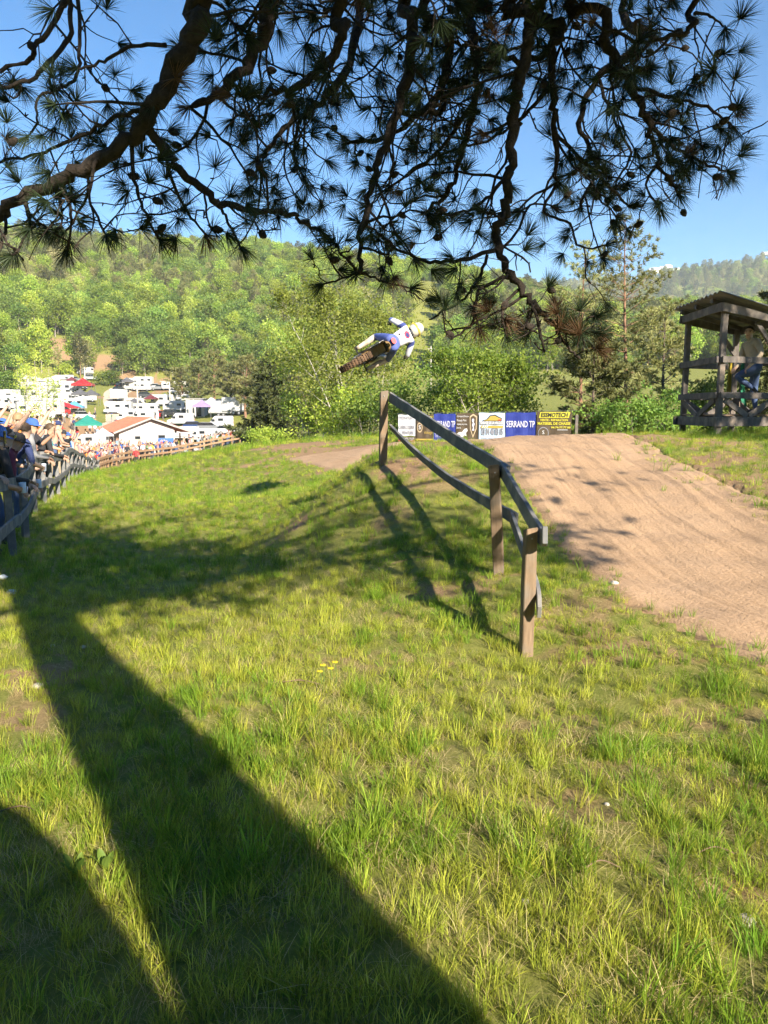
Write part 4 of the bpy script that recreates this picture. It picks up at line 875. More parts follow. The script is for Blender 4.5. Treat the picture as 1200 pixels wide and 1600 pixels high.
banner(622,650,682.5,689, K['brown'], 'narrow dark sign under the white MONFRAY board', [('t','CARROSSERIE - PEINTURE',.05,.65,.06,'white',dict(wmax=.7)),('t','TOUTES MARQUES',.05,.28,.06,'white',dict(wmax=.6)),('s','stripe',rect(-.5,.0,.5,.1),'red',.001)])
banner(650.5,677,648,688, K['brown'], 'brown planked-look banner half hidden by the fence rail, left of the blue one', [('t','ESSMOTECH',.1,.9,.1,'yellow',dict(wmax=.7,bold=.003)),('s','badge',disc(-.3,.5,.17,.2),'tan',.001),('s','badge_ring',disc(-.3,.5,.13,.15),'brown',.004),('t','S',-.3,.5,.2,'white'),('t','Vidange',.2,.3,.14,'gold',dict(shear=.2,wmax=.5)),('s','stripe',rect(-.5,.0,.5,.06),'gold',.001)])
banner(677.5,712,646.5,694, K['blue'], 'blue SERRAND TP banner left of the dark brown shield banner', [('t','SERRAND TP',.02,.65,.3,'lilac',dict(wmax=.93,bold=.006)),('t','Tél: 04 74 76 92 36',.02,.28,.2,'lilac',dict(wmax=.93)),('t','06 80 63 14 22',-.05,.08,.16,'lilac',dict(wmax=.7))])
banner(712.5,747,645.5,695, K['brown'], 'dark brown banner with a pale shield emblem and a silver figure', [('t','Carrosserie Peinture',-.2,.9,.1,'white',dict(wmax=.54)),('t','Mécanique  Motos',-.25,.77,.1,'white',dict(wmax=.44)),('t','Réparation toutes marques',-.22,.65,.09,'white',dict(wmax=.46)),('t','Jura',-.38,.54,.09,'white',dict(wmax=.2)),
   ('s','shield',[(.12,.9),(.28,.98),(.46,.9),(.44,.5),(.28,.22),(.14,.5)],'tan',.001),('s','shield_field',[(.16,.86),(.28,.93),(.42,.86),(.405,.52),(.28,.29),(.175,.52)],'brown',.004),('s','shield_beast',[(.24,.45),(.34,.45),(.31,.58),(.36,.66),(.31,.7),(.33,.8),(.27,.84),(.22,.76),(.27,.7),(.23,.62),(.28,.55)],'lilac',.007),
   ('s','silver_figure',[(-.46,.34),(-.36,.4),(-.22,.4),(-.12,.5),(.0,.52),(.03,.44),(-.05,.38),(-.02,.28),(-.1,.3),(-.2,.24),(-.38,.27),(-.26,.31)],'white',.001)])
banner(748,789,645,695, K['pale'], 'pale blue garage banner with a car roof outline and phone number', [('s','car_outline',[(-.36,.76),(-.2,.80),(-.08,.92),(.12,.94),(.3,.86),(.38,.84),(.38,.74),(-.36,.74)],'black',.001),('s','car_body',[(-.30,.765),(-.17,.79),(-.06,.895),(.11,.91),(.28,.84),(.35,.82),(.35,.755),(-.30,.755)],'gold',.005),('s','car_tail',[(.24,.79),(.36,.80),(.36,.76),(.24,.76)],'red',.009),
   ('s','name_strip',rect(-.46,.63,.46,.735),'grey',.001),('t','GARAGE DE LA VALOUSE',0,.685,.13,'white',dict(wmax=.9,bold=.004)),('s','gold_strip',[(-.44,.52),(.42,.52),(.46,.60),(-.40,.60)],'gold',.001),('s','dash_mark',[(-.38,.53),(-.34,.53),(-.3,.59),(-.34,.59)],'white',.005),('s','dash_mark',[(-.3,.53),(-.26,.53),(-.22,.59),(-.26,.59)],'white',.005),('s','dash_mark',[(-.22,.53),(-.18,.53),(-.14,.59),(-.18,.59)],'white',.005),
   ('t','03 84 48 03 05',.02,.4,.3,'grey',dict(wmax=.84,bold=.012)),('t','Thoirette 39240 - JURA',-.1,.19,.12,'grey',dict(wmax=.6)),('t','Tél. garage',-.15,.06,.12,'grey',dict(wmax=.5))])
banner(789.5,837,644.5,695, K['blue'], 'blue SERRAND TP banner between the pale garage banner and the black one', [('t','SERRAND TP',.0,.63,.3,'lilac',dict(wmax=.95,bold=.006)),('t','Tél: 04 74 76 92 36',.0,.15,.2,'lilac',dict(wmax=.95,bold=.004))])
banner(838,893,643,693, K['brown'], 'black ESSMOTECH banner with yellow lettering at the right end', [('s','name_plate',[(-.44,.80),(.42,.80),(.46,.98),(-.40,.98)],'yellow',.001),('t','ESSMOTECH',.0,.885,.2,'black',dict(wmax=.78,bold=.006,shear=.15)),('t','VENTE - REPARATION',0,.73,.1,'yellow',dict(wmax=.8,bold=.003)),('t','MATERIEL DE CHASSE',0,.62,.12,'yellow',dict(wmax=.94,bold=.004)),('t','04.74.77.77.00',.2,.5,.09,'yellow',dict(wmax=.56,bold=.003)),('s','underline',rect(.1,.42,.4,.435),'white',.001),
   ('s','badge',disc(-.3,.32,.16,.2),'grey',.001),('s','badge_field',disc(-.3,.32,.14,.17),'brown',.004),('t','S',-.3,.34,.18,'white'),('t','SPECIALISTE',-.3,.12,.09,'grey',dict(wmax=.3))])
# timber posts that carry the banners
for k, (px, w_) in enumerate([(649.6,.06),(712.2,.06),(747.6,.06),(837.6,.07),(901,.1)]):
    p = P(px, 650, BY(px)+.09); mb = MB(); g = gz(p.x, p.y); mb.box((0,0,.75), (w_,w_,1.5+.0)); o = mb.build('banner_post', W_DARK, None, bevel=.005); o.location = (p.x, p.y, p.z-1.46); 
    tag(o, ['thin timber post beside the white MONFRAY board', 'timber post where the left blue banner ends', 'timber post at the left of the pale garage banner', 'timber post between right blue banner and black banner', 'thick dark post at the right end of the banners'][k], 'post', 'posts behind the banners')
for k in range(2):
    mb = MB(); a, b = P(620, 646.2+k*26, 27.75), P(902, 641.0+k*28, 26.3); mb.tube([a, b], .006, 5); tag(mb.build('fence_wire', M_STEEL), ['upper wire holding the row of banners', 'lower wire behind the row of banners'][k], 'wire')
# ------------------------------------------------------------------ people
def skin_mesh(name, joints, bones, radii, sub=2):
    me = bpy.data.meshes.new(name+'_frame'); keys = list(joints); ix = {k: i for i, k in enumerate(keys)}
    me.from_pydata([tuple(joints[k]) for k in keys], [(ix[a], ix[b]) for a, b in bones], []); me.update()
    o = bpy.data.objects.new(name, me); C.objects.link(o); md = o.modifiers.new('skin', 'SKIN'); md.use_smooth_shade = True; md.branch_smoothing = .3
    for k in keys:
        r_ = radii[k]; sv = me.skin_vertices[0].data[ix[k]]; sv.radius = (r_, r_) if not isinstance(r_, tuple) else r_
        sv.use_root = (k == 'pelvis')
    ss = o.modifiers.new('sub', 'SUBSURF'); ss.levels = sub; ss.render_levels = sub
    bpy.context.view_layer.update(); dg = bpy.context.evaluated_depsgraph_get()
    out = bpy.data.meshes.new_from_object(o.evaluated_get(dg)); bpy.data.objects.remove(o); out.name = name
    return out
def body(name, pose=None, fingers=False, sub=1, long_sleeve=False, bare_legs=False, bulk=1.1, head_turn=(0,0), riding=False):
    """one continuous figure facing +Y, feet at z=0, 1.75 m tall; pose overrides joints"""
    V3 = Vector; p = pose or {}
    lean = p.get('lean', 0.0); hipz = p.get('hipz', .93); twist = p.get('twist', 0.0); hip_y = p.get('hipy', 0.0)
    Rl = Matrix.Rotation(-lean, 3, 'X') @ Matrix.Rotation(twist, 3, 'Z'); B = V3((0, hip_y, hipz))
    def up(x, y, z): return B+Rl @ V3((x, y, z))
    J = dict(pelvis=up(0,0,0), belly=up(0,.01,.16), waist=up(0,.005,.10), chest=up(0,.0,.34), upper=up(0,-.01,.46), neck=up(0,.0,.545))
    hl = Matrix.Rotation(-p.get('head', lean*.25), 3, 'X') @ Matrix.Rotation(p.get('turn', 0), 3, 'Z')
    nb = J['neck']; 
    def hd(x, y, z): return nb+hl @ V3((x, y, z))
    J.update(skull0=hd(0,.02,.075), skull1=hd(0,.03,.14), skull2=hd(0,.015,.215), crown=hd(0,.01,.25), nose=hd(0,.115,.12), chin=hd(0,.085,.05))
    for s, n in ((1,'r'),(-1,'l')):
        J['sh'+n] = up(.175*s,-.01,.475); e = p.get('el'+n); w = p.get('wr'+n)
        J['el'+n] = ((V3(e) if riding else up(*e)) if e else up(.25*s,-.03,.19)); J['wr'+n] = ((V3(w) if riding else up(*w)) if w else up(.25*s,.06,-.04))
        d = (J['wr'+n]-J['el'+n]).normalized(); hdn = V3(p['hand'+n]).normalized() if ('hand'+n) in p else d
        J['pa'+n] = J['wr'+n]+hdn*.06
        J['hi'+n] = V3((.095*s, hip_y, hipz-.03)); k = p.get('kn'+n); a = p.get('an'+n)
        J['kn'+n] = V3(k) if k else V3((.11*s,.03,.49)); J['an'+n] = V3(a) if a else V3((.12*s,-.02,.075))
        t = p.get('to'+n); J['to'+n] = V3(t) if t else J['an'+n]+V3((.02*s,.17,-.035))
    b = bulk
    rd = dict(pelvis=(.135*b,.115*b), belly=(.13*b,.105*b), waist=(.13*b,.105*b), chest=(.15*b,.11*b), upper=(.13*b,.095*b), neck=(.055,.058), skull0=(.062,.075), skull1=(.077,.095), skull2=(.07,.085), crown=(.035,.045), nose=.014, chin=.03)
    for n in 'rl':
        rd.update({'sh'+n:.068*b,'el'+n:.043*b,'wr'+n:.029,'pa'+n:(.036,.018),'hi'+n:.088*b,'kn'+n:.06*b,'an'+n:.042,'to'+n:(.042,.032)})
    bones = [('pelvis','waist'),('waist','belly'),('belly','chest'),('chest','upper'),('upper','neck'),('neck','skull0'),('skull0','skull1'),('skull1','skull2'),('skull2','crown'),('skull1','nose'),('skull0','chin')]
    reg = [2,1,1,1,0,0,0,0,0,0,0]                   # 0 skin, 1 top, 2 trousers, 3 shoes
    for n in 'rl':
        bones += [('upper','sh'+n),('sh'+n,'el'+n),('el'+n,'wr'+n),('wr'+n,'pa'+n),('pelvis','hi'+n),('hi'+n,'kn'+n),('kn'+n,'an'+n),('an'+n,'to'+n)]
        reg += [1,1,(1 if long_sleeve else 0),0,2,2,(3 if riding else 0 if bare_legs else 2),3]
        if fingers:
            s = 1 if n == 'r' else -1; d = (J['pa'+n]-J['wr'+n]).normalized(); side = d.cross(V3(p.get('palm'+n, (0,0,-1))))
            side = side.normalized() if side.length > .1 else V3((0,1,0)); pn = side.cross(d).normalized()
            if pn.dot(V3(p.get('palm'+n, (0,0,-1)))) < 0: pn = -pn
            cu = p.get('curl'+n, .5)
            for i, (of, ln) in enumerate(((-.028,.075),(-.010,.085),(.010,.08),(.027,.065))):
                k0, k1, k2 = f'f{n}{i}a', f'f{n}{i}b', f'f{n}{i}c'
                J[k0] = J['pa'+n]+d*.025+side*of; J[k1] = J[k0]+(d*math.cos(cu)+pn*math.sin(cu))*ln*.5; J[k2] = J[k1]+(d*math.cos(cu*2.2)+pn*math.sin(cu*2.2))*ln*.5
                rd[k0] = .0095; rd[k1] = .0088; rd[k2] = .0075; bones += [('pa'+n,k0),(k0,k1),(k1,k2)]; reg += [0,0,0]
            k0, k1 = f'f{n}ta', f'f{n}tb'; J[k0] = J['wr'+n]+d*.035+side*(-.042); J[k1] = J[k0]+(d*.8+pn*.5-side*.2).normalized()*.05
            rd[k0] = .011; rd[k1] = .009; bones += [('pa'+n,k0),(k0,k1)]; reg += [0,0]
    me = skin_mesh(name, J, bones, rd, sub)
    n = len(me.polygons); cen = np.empty(n*3, np.float32); me.polygons.foreach_get('center', cen); cen = cen.reshape(-1, 3)
    best = np.full(n, 1e9); out = np.zeros(n, np.int32)
    for (a, c), r_ in zip(bones, reg):
        A, Bv = np.array(J[a]), np.array(J[c]); ab = Bv-A; t = np.clip(((cen-A)@ab)/(ab@ab+1e-9), 0, 1)
        ra = rd[a] if not isinstance(rd[a], tuple) else sum(rd[a])/2; rb = rd[c] if not isinstance(rd[c], tuple) else sum(rd[c])/2
        d = np.linalg.norm(cen-(A+t[:,None]*ab), axis=1)-(ra+(rb-ra)*t)
        m = d < best; best = np.where(m, d, best); out = np.where(m, r_, out)
    me.polygons.foreach_set('material_index', out); me.polygons.foreach_set('use_smooth', np.ones(n, bool))
    me['head'] = [list(nb), list(hl.col[0])+list(hl.col[1])+list(hl.col[2])][0]
    HEADS[me.name] = Matrix.Translation(nb) @ hl.to_4x4(); JOINTS[me.name] = J
    return me
HEADS, JOINTS = {}, {}
SK = [plain('skin_a',(.42,.25,.17),.6), plain('skin_b',(.52,.33,.24),.6), plain('skin_c',(.34,.19,.12),.6)]
def cloth(nm, c): return plain('cloth_'+nm, c, .85, col2=tuple(x*.75 for x in c), scale=7, bump=.15)
TOPS = dict(white=(.68,.68,.68), black=(.03,.03,.035), navy=(.03,.045,.13), blue=(.05,.13,.42), red=(.45,.05,.05), grey=(.25,.25,.26), pink=(.65,.30,.30), orange=(.7,.24,.06), maroon=(.16,.03,.05), teal=(.08,.3,.33), yellow=(.65,.52,.08), beige=(.5,.4,.28), green=(.08,.22,.1), salmon=(.62,.32,.24), sky=(.3,.45,.62))
TM = {k: cloth(k, v) for k, v in TOPS.items()}
BOTS = dict(jeans=(.07,.11,.22), dark=(.03,.03,.035), grey=(.2,.2,.21), beige=(.42,.34,.24)); BM_ = {k: cloth('leg_'+k, v) for k, v in BOTS.items()}
SHOE = plain('shoe_dark', (.05,.045,.04), .7); SHOEW = plain('shoe_white', (.6,.6,.6), .7)
HAIR = dict(brown=plain('hair_brown',(.06,.035,.02),.6,col2=(.11,.07,.04),scale=60), black=plain('hair_black',(.015,.013,.012),.5), fair=plain('hair_fair',(.25,.16,.08),.6,col2=(.33,.22,.12),scale=60))
def hair_mb(long=False):
    mb = MB(); n = 14; rows = 7; vs, fs = [], []
    for i in range(rows):
        ph = (i/(rows-1))*1.75
        for k in range(n):
            a = 2*math.pi*k/n; front = max(0, math.sin(a)); lim = ph*(1-.42*front)
            if long and math.sin(a) < .3: lim = ph*1.35
            r_ = math.sin(min(lim, 1.6)); zz = math.cos(lim)
            vs.append((.088*r_*math.cos(a), .012+.106*r_*math.sin(a)-.012, .15+.115*zz))
    for i in range(rows-1):
        for k in range(n): fs.append((i*n+k, i*n+(k+1) % n, (i+1)*n+(k+1) % n, (i+1)*n+k))
    mb.add(vs, fs); return mb
def cap_mb():
    mb = MB(); n = 14; vs, fs = [], []
    for i, (r_, h) in enumerate([(.01,.272),(.045,.268),(.078,.245),(.095,.205),(.1,.165),(.098,.15)]):
        for k in range(n): a = 2*math.pi*k/n; vs.append((r_*.93*math.cos(a), .012+r_*1.12*math.sin(a), h))
    for i in range(5):
        for k in range(n): fs.append((i*n+k, i*n+(k+1) % n, (i+1)*n+(k+1) % n, (i+1)*n+k))
    mb.add(vs, fs)
    vs, fs = [], []                                           # the peak
    for i in range(9):
        a = math.pi*(.08+.84*i/8)
        for rr, dz in ((1.0,0),(1.75,-.022)):
            for t in (0,.006): vs.append((.092*math.cos(a)*(1 if rr == 1 else 1.02), .012+.108*math.sin(a)*(rr if math.sin(a) > .0 else 1), .163+dz+t))
    for i in range(8):
        o = i*4; fs += [(o,o+4,o+6,o+2),(o+1,o+3,o+7,o+5),(o+2,o+6,o+7,o+3)]
    mb.add(vs, fs); return mb
HAIR_ME = {k: hair_mb().mesh('hair', m, smooth=True) for k, m in HAIR.items()}; HAIRL_ME = hair_mb(True).mesh('hair', HAIR['brown'], smooth=True)
CAP_ME = {k: cap_mb().mesh('cap', TM[k], smooth=True) for k in ('blue','black','white','red','navy','beige')}
def glasses_me():
    mb = MB()
    for s in (-1,1): mb.box((.036*s,.118,.15),(.056,.012,.036)); mb.bar((.066*s,.112,.155),(.083*s,.02,.155),.006,.008)
    mb.box((0,.124,.155),(.03,.008,.01)); return mb.mesh('sunglasses', plain('glass_dark',(.01,.01,.012),.15), bevel=.004)
GLASS_ME = glasses_me()
def piece(nm, m, *bx): mb = MB(); mb.box(*bx); return mb.mesh(nm, m, bevel=.003)
FACE = [('eye', piece('eye', HAIR['black'], (s_*.034,.101,.142), (.026,.016,.012))) for s_ in (-1,1)]+[('eyebrow', piece('eyebrow', HAIR['black'], (s_*.036,.104,.163), (.042,.014,.009))) for s_ in (-1,1)]
FACE2 = [('mouth', piece('mouth', plain('lips',(.33,.15,.12),.6), (0,.107,.078), (.046,.014,.009)))]+[('ear', MB().lathe([(.001,.004),(.018,.007),(.027,.0),(.001,-.004)],8,Matrix.Translation((s_*.078,.01,.13)) @ Matrix.Rotation(s_*math.pi/2,4,'Y')).mesh('ear', SK[1], smooth=True)) for s_ in (-1,1)]
PH_ME = None
def phone_me():
    mb = MB(); mb.box((0,0,0),(.075,.009,.155)); mb.box((.02,.006,.05),(.025,.004,.03)); return mb.mesh('phone', plain('phone_black',(.015,.015,.018),.25), bevel=.003)
PH_ME = phone_me()
CUP_ME = MB().lathe([(.028,0),(.031,.03),(.039,.115),(.037,.115),(.029,.03),(.001,.006)], 14).mesh('cup', plain('cup_white',(.62,.66,.72),.35), smooth=True)
def person(me, label, loc, rz, top, bot, skin=0, sc=1.0, hair='brown', cap=None, shoe=None, group=None, face=False, glasses=False, long=False, cat='person'):
    o = bpy.data.objects.new('person', me); C.objects.link(o); o.location = loc; o.rotation_euler = (0,0,rz); o.scale = (sc,)*3
    for i, m in enumerate((SK[skin], TM[top], BM_[bot], shoe or SHOE)): o.material_slots[i].link = 'OBJECT'; o.material_slots[i].material = m
    tag(o, label, cat, group); Mh = HEADS[me.name]
    def put(nm, m): c = bpy.data.objects.new(nm, m); C.objects.link(c); c.parent = o; c.matrix_local = Mh; return c
    if cap: put('cap', CAP_ME[cap])
    put('hair', HAIRL_ME if long else HAIR_ME[hair]) if (not cap or long) else None
    if glasses: put('sunglasses', GLASS_ME)
    if face:
        for nm_, m_ in ([] if glasses else FACE)+FACE2: put(nm_, m_)
    return o
def ready(me):
    while len(me.materials) < 4: me.materials.append(None)
    return me
def hold(nm, me, label, cat, o, jn, rot=(0,0,0), d=(0,0,0)):
    M = o.matrix_basis; J = JOINTS[o.data.name]; w = M @ (J[jn]+Vector(d))
    c = bpy.data.objects.new(nm, me); C.objects.link(c); c.location = w; c.rotation_euler = (rot[0], rot[1], rot[2]+o.rotation_euler.z); tag(c, label, cat); return c
# --- the marshal in the shelter
mar = ready(body('marshal', dict(lean=.28, head=.05, turn=1.15, twist=.45, hipz=.90, elr=(.24,.10,.20), wrr=(.14,.33,.10), ell=(-.27,.02,.22), wrl=(-.16,.26,.06), knl=(-.13,.38,.72), anl=(-.11,.06,.50), tol=(-.11,-.02,.40), knr=(.11,.0,.47), anr=(.12,-.06,.08), palmr=(0,.2,-1), palml=(0,.2,-1)), fingers=True, sub=2, long_sleeve=True, bulk=1.25))
mo = person(mar, 'man in beige hooded top and jeans leaning inside the wooden shelter', (7.17,15.05,1.63), R(76), 'beige', 'jeans', 1, 1.0, 'black', face=True)
mb = MB(); hp = JOINTS['marshal']['neck']; vs = []
mb.tube([hp+Vector((.11,.05,-.05)), hp+Vector((.13,-.04,-.01)), hp+Vector((.07,-.12,-.02)), hp+Vector((-.07,-.12,-.02)), hp+Vector((-.13,-.04,-.01)), hp+Vector((-.11,.05,-.05))], [.02,.035,.045,.045,.035,.02], 8)
h_ = mb.build('hood', TM['beige'], mo, smooth=True)
# --- spectators close by on the left, leaning on the rail
FX = lambda y: float(np.interp(y, [5, 8, 13, 25, 62], [-3.0, -4.05, -5.95, -10.2, -23.0]))
FDIR = Vector((-4.05+23, 8-62, 0)).normalized()      # along the crowd fence towards the camera
lean_ph = ready(body('leaning_phone', dict(lean=.45, head=.1, hipz=.88, hipy=-.05, elr=(.27,.22,.36), wrr=(.10,.34,.60), ell=(-.30,.20,.22), wrl=(-.12,.42,.30), palmr=(-1,0,0), curlr=.8), fingers=True, sub=2))
lean_cup = ready(body('leaning_cup', dict(lean=.62, head=.25, hipz=.86, hipy=-.08, elr=(.30,.18,.22), wrr=(.12,.44,.30), ell=(-.28,.22,.20), wrl=(-.06,.48,.28), palmr=(-1,0,0), curlr=.8), fingers=True, sub=2))
lean_arm = ready(body('leaning_arms', dict(lean=.5, head=.1, hipz=.88, turn=-.3, elr=(.28,.2,.22), wrr=(.05,.42,.28), ell=(-.28,.2,.2), wrl=(.02,.46,.24)), fingers=True, sub=2, long_sleeve=True))
raise1 = ready(body('one_arm_up', dict(lean=.15, elr=(.33,.18,.58), wrr=(.40,.32,.86), ell=(-.24,.08,.2), wrl=(-.1,.3,.22)), fingers=True, sub=2))
raise2 = ready(body('both_arms_up', dict(lean=.2, elr=(.36,.12,.60), wrr=(.42,.22,.88), ell=(-.36,.14,.58), wrl=(-.38,.3,.84)), fingers=True, sub=2))
NEAR = [ # mesh, Y, offset behind the fence, top, bottom, extras, label
 (lean_ph, 7.6, .42, 'blue','dark', dict(cap='navy', skin=1), 'spectator in dark cap and blue shirt holding up a phone, nearest on the left'),
 (lean_cup, 8.35, .30, 'black','jeans', dict(cap='blue', skin=0), 'spectator in bright blue cap leaning over the rail with a cup'),
 (lean_arm, 9.2, .28, 'black','dark', dict(glasses=True, hair='brown', skin=1, face=True), 'brown haired spectator in dark sunglasses and black jacket at the rail'),
 (lean_cup, 10.2, .25, 'maroon','jeans', dict(cap='black', skin=0), 'spectator in maroon top and black cap bending over the rail with a cup'),
 (raise1, 10.9, .45, 'grey','dark', dict(cap='black', skin=1), 'spectator in grey top and black cap raising the right arm'),
 (lean_cup, 12.0, .25, 'navy','jeans', dict(hair='brown', skin=1), 'bareheaded spectator in navy top with a cup, behind the raised arm'),
 (lean_arm, 13.0, .25, 'grey','jeans', dict(cap='blue', skin=0), 'spectator in grey jacket and blue cap resting both arms on the rail'),
 (raise1, 13.9, .35, 'orange','dark', dict(hair='fair', skin=1), 'fair haired spectator in orange top raising one arm'),
 (lean_ph, 14.9, .35, 'black','jeans', dict(hair='black', skin=2), 'spectator in black T-shirt filming with a phone behind the orange top'),
 (lean_arm, 16.2, .2, 'black','dark', dict(hair='brown', skin=0), 'spectator in black leaning far out over the rail'),
 (lean_ph, 8.9, 1.1, 'navy','dark', dict(cap='black', skin=0), 'spectator in navy shirt and black cap with a phone, second row'),
 (raise2, 12.6, 1.2, 'white','jeans', dict(hair='brown', skin=1), 'spectator in white top with both arms up, in the second row'),
 (raise1, 14.6, 1.2, 'red','jeans', dict(cap='white', skin=1), 'spectator in red top and white cap with one arm up, second row')]
face_in = math.atan2(-FDIR.y, -FDIR.x)
for k, (me, Y_, of, tp, bt, ex, lab) in enumerate(NEAR):
    x = FX(Y_)-of*1.06; o = person(me, lab, (x, Y_, gz(x, Y_)), R((-78,-66,-58,-62,-40,-35,-60,-30,-60,-66,-50,-35,-30)[k]), tp, bt, sc=(1.0,.97,.95,.96,1.0,1.0,.97,.98,1.0,1.0,1.05,1.03,1.03)[k], group='spectators at the near rail', **ex)
    if me is lean_ph: hold('phone', PH_ME, 'black phone held up by '+{0:'the nearest spectator in dark cap', 8:'the spectator in black T-shirt'}.get(k, 'the second row spectator in navy shirt'), 'phone', o, 'par', (0,0,0), (-.03,.03,.06))
    if me is lean_cup: hold('plastic_cup', CUP_ME, 'pale plastic cup in the hand of the spectator in '+{1:'blue cap', 3:'maroon top'}.get(k, 'navy top'), 'cup', o, 'par', (.1,.1,0), (-.035,.035,-.05))
# --- the crowd along the fence and by the building: every figure its own object
far = [ready(body('far_stand', None)), ready(body('far_lean', dict(lean=.3, elr=(.27,.15,.2), wrr=(.1,.38,.2), ell=(-.27,.15,.2), wrl=(-.1,.38,.2)))), ready(body('far_up', dict(elr=(.34,.1,.6), wrr=(.4,.2,.86), ell=(-.34,.1,.6), wrl=(-.38,.2,.85)))),
       ready(body('far_one', dict(elr=(.33,.12,.6), wrr=(.38,.25,.86)))), ready(body('far_shorts', None, bare_legs=True)), ready(body('far_phone', dict(elr=(.25,.2,.3), wrr=(.05,.32,.55), ell=(-.25,.2,.3), wrl=(-.05,.32,.55), lean=.05)))]
POSE = ['standing', 'leaning forward', 'both arms up', 'one arm up', 'in shorts', 'filming']
rc = random.Random(4); tw = ['white']*6+['pink']*3+['salmon']*3+['navy']*3+['blue']*2+['red']*3+['grey']*3+['black']*4+['orange','maroon','teal','yellow','sky','sky','beige','beige','green']
spots = []
for k in range(118):                                          # along the falling fence
    t = rc.random()**1.15; Y_ = 16.5+t*46; row = rc.choice([0,0,1,1,2,3]) if Y_ > 24 else rc.choice([0,0,1])
    spots.append((FX(Y_)-.35-row*.75-rc.random()*.4, Y_, ('by the shaded near fence' if Y_ < 25 else 'by the sloping fence' if Y_ < 42 else 'before the fence bend'), R(-60)))
bend = [Vector((-23.2,62.5,0)), Vector((-24.5,72,0)), Vector((-22.8,86,0)), Vector((-17.2,96,0))]
for k in range(150):                                          # behind the lower fence, before the building
    t = rc.random()*2.999; i = int(t); q = bend[i].lerp(bend[i+1], t-i); dep = rc.random()**1.3*(7 if i < 2 else 3.2)
    spots.append((q.x-dep*.75-.4, q.y+dep*(.5 if i < 2 else .8)+.3, ['behind the fence bend', 'before the white van', 'by the orange fence'][i], R(-110 if i else -80)))
for k in range(34): 
    px = rc.uniform(85, 205); Y_ = rc.uniform(98, 118); spots.append((PX(px, Y_), Y_, 'near the green tent', rc.random()*6.28))
for k in range(22):
    px = rc.uniform(80, 178); Y_ = rc.uniform(120, 150); spots.append((PX(px, Y_), Y_, 'before the coloured awnings', rc.random()*6.28))
hts = height(np.array([s[0] for s in spots]), np.array([s[1] for s in spots])); crowd = {}
for (x, Y_, where, rz), zz in zip(spots, hts):
    pi = rc.choices(range(6), [4,3,1.6,1.6,1.5,1.4])[0]; tp = rc.choice(tw); cap = rc.choice(['black','white','blue','red','navy','beige']) if rc.random() < .4 else None; bt = rc.choice(list(BOTS))
    lab = f'{cap+"-capped" if cap else "bareheaded"} spectator in {tp} top and {bt}{"" if bt == "jeans" else " legs"}, {POSE[pi]}, {where}'
    o = person(far[pi], lab, (x, Y_, float(zz)), rz+rc.gauss(0,.35), tp, bt, rc.choice([0,1,1,2]), rc.uniform(.9,1.06), rc.choice(list(HAIR)), cap, group='crowd '+where)
    crowd.setdefault(lab, []).append(o)
for lab, os_ in crowd.items():
    if len(os_) > 1:
        os_.sort(key=lambda o: o.location.x/o.location.y)
        for k, o in enumerate(os_): o['label'] = lab.split(', ')[0].replace(' legs','')+', '+lab.split(', ')[-1]+', '+['leftmost','second','third','fourth','fifth','sixth','seventh'][min(k,6)]+' of these'
# the thick of the crowd that nobody could count
src_ = []
for k in range(12):
    m_ = far[k % 6].copy(); m_.name = 'crowd_figure'
    for q, mt in enumerate((SK[k % 3], TM[['white','pink','navy','salmon','red','white','blue','grey','black','sky','orange','white'][k]], BM_[list(BOTS)[k % 4]], SHOE)): m_.materials[q] = mt
    o_ = bpy.data.objects.new('crowd_figure', m_); src_.append(o_)
cv = []
for k in range(330):
    if k < 130: Y_ = rc.uniform(38,63); x = FX(Y_)-1.2-rc.random()*5.5
    else:
        t = rc.random()*1.999; i_ = int(t); q = bend[i_].lerp(bend[i_+1], t-i_); dep = .8+rc.random()*11; x, Y_ = q.x-dep*.8, q.y+dep*.45
    cv.append((x, Y_, gz(x, Y_)))
tag(scatter('distant_crowd', np.array(cv), np.array([rc.randrange(12) for _ in cv]), np.array([rc.uniform(.9,1.05) for _ in cv]), np.array([rc.uniform(-2.2,-.8) for _ in cv]), src_, tilt=.02, seed=8), 'dense far crowd of spectators packed behind the fence bend', 'crowd', kind='stuff')
pm = P(213, 722, 60); person(far[0], 'lone person in red top standing on the field side of the lower fence', (pm.x, 60, gz(pm.x, 60)), R(180), 'red', 'dark', 0)
# ------------------------------------------------------------------ crowd fences
cf = tag(empty('crowd_fence', (FX(8), 8, gz(FX(8), 8))), 'grey two-rail timber fence with spectators on the left', 'fence')
ysf = [5.6,7.4,9.2,11.0,12.9,14.8,16.8,18.8,21,23.2,25.5,28,30.5,33,36,39,42,45,48,51,54,57,60,62]
tops = []
mbp = MB(); mbp.box((0,0,.4),(.09,.09,1.2)); pme = mbp.mesh('post', W_GREY, bevel=.008)
for y in ysf:
    x = FX(y); g = gz(x, y); tops.append(Vector((x, y, g))); po = link('post', pme); child_ = po; po.parent = cf; po.location = Vector((x, y, g))-cf.location; po.rotation_euler = (rc.gauss(0,.03), rc.gauss(0,.03), rc.random())
for a, b in zip(tops[:-1], tops[1:]):
    for h, w in ((.90,.13),(.42,.12)):
        mb = MB(); mb.bar(a+Vector((.07,.02,h+rc.gauss(0,.015))), b+Vector((.07,.02,h+rc.gauss(0,.015))), .035, w, ext=.06); child(mb.build('rail', W_GREY, cf, bevel=.004), cf)
lf = tag(empty('crowd_fence', (bend[0].x, bend[0].y, gz(bend[0].x, bend[0].y))), 'brown board fence curving across the valley in front of the building', 'fence')
path = cr(bend, 7); W_OR = woodmat('orange_timber', (.26,.16,.085), (.42,.27,.16), (.3,.22,.16), (5,5,5))
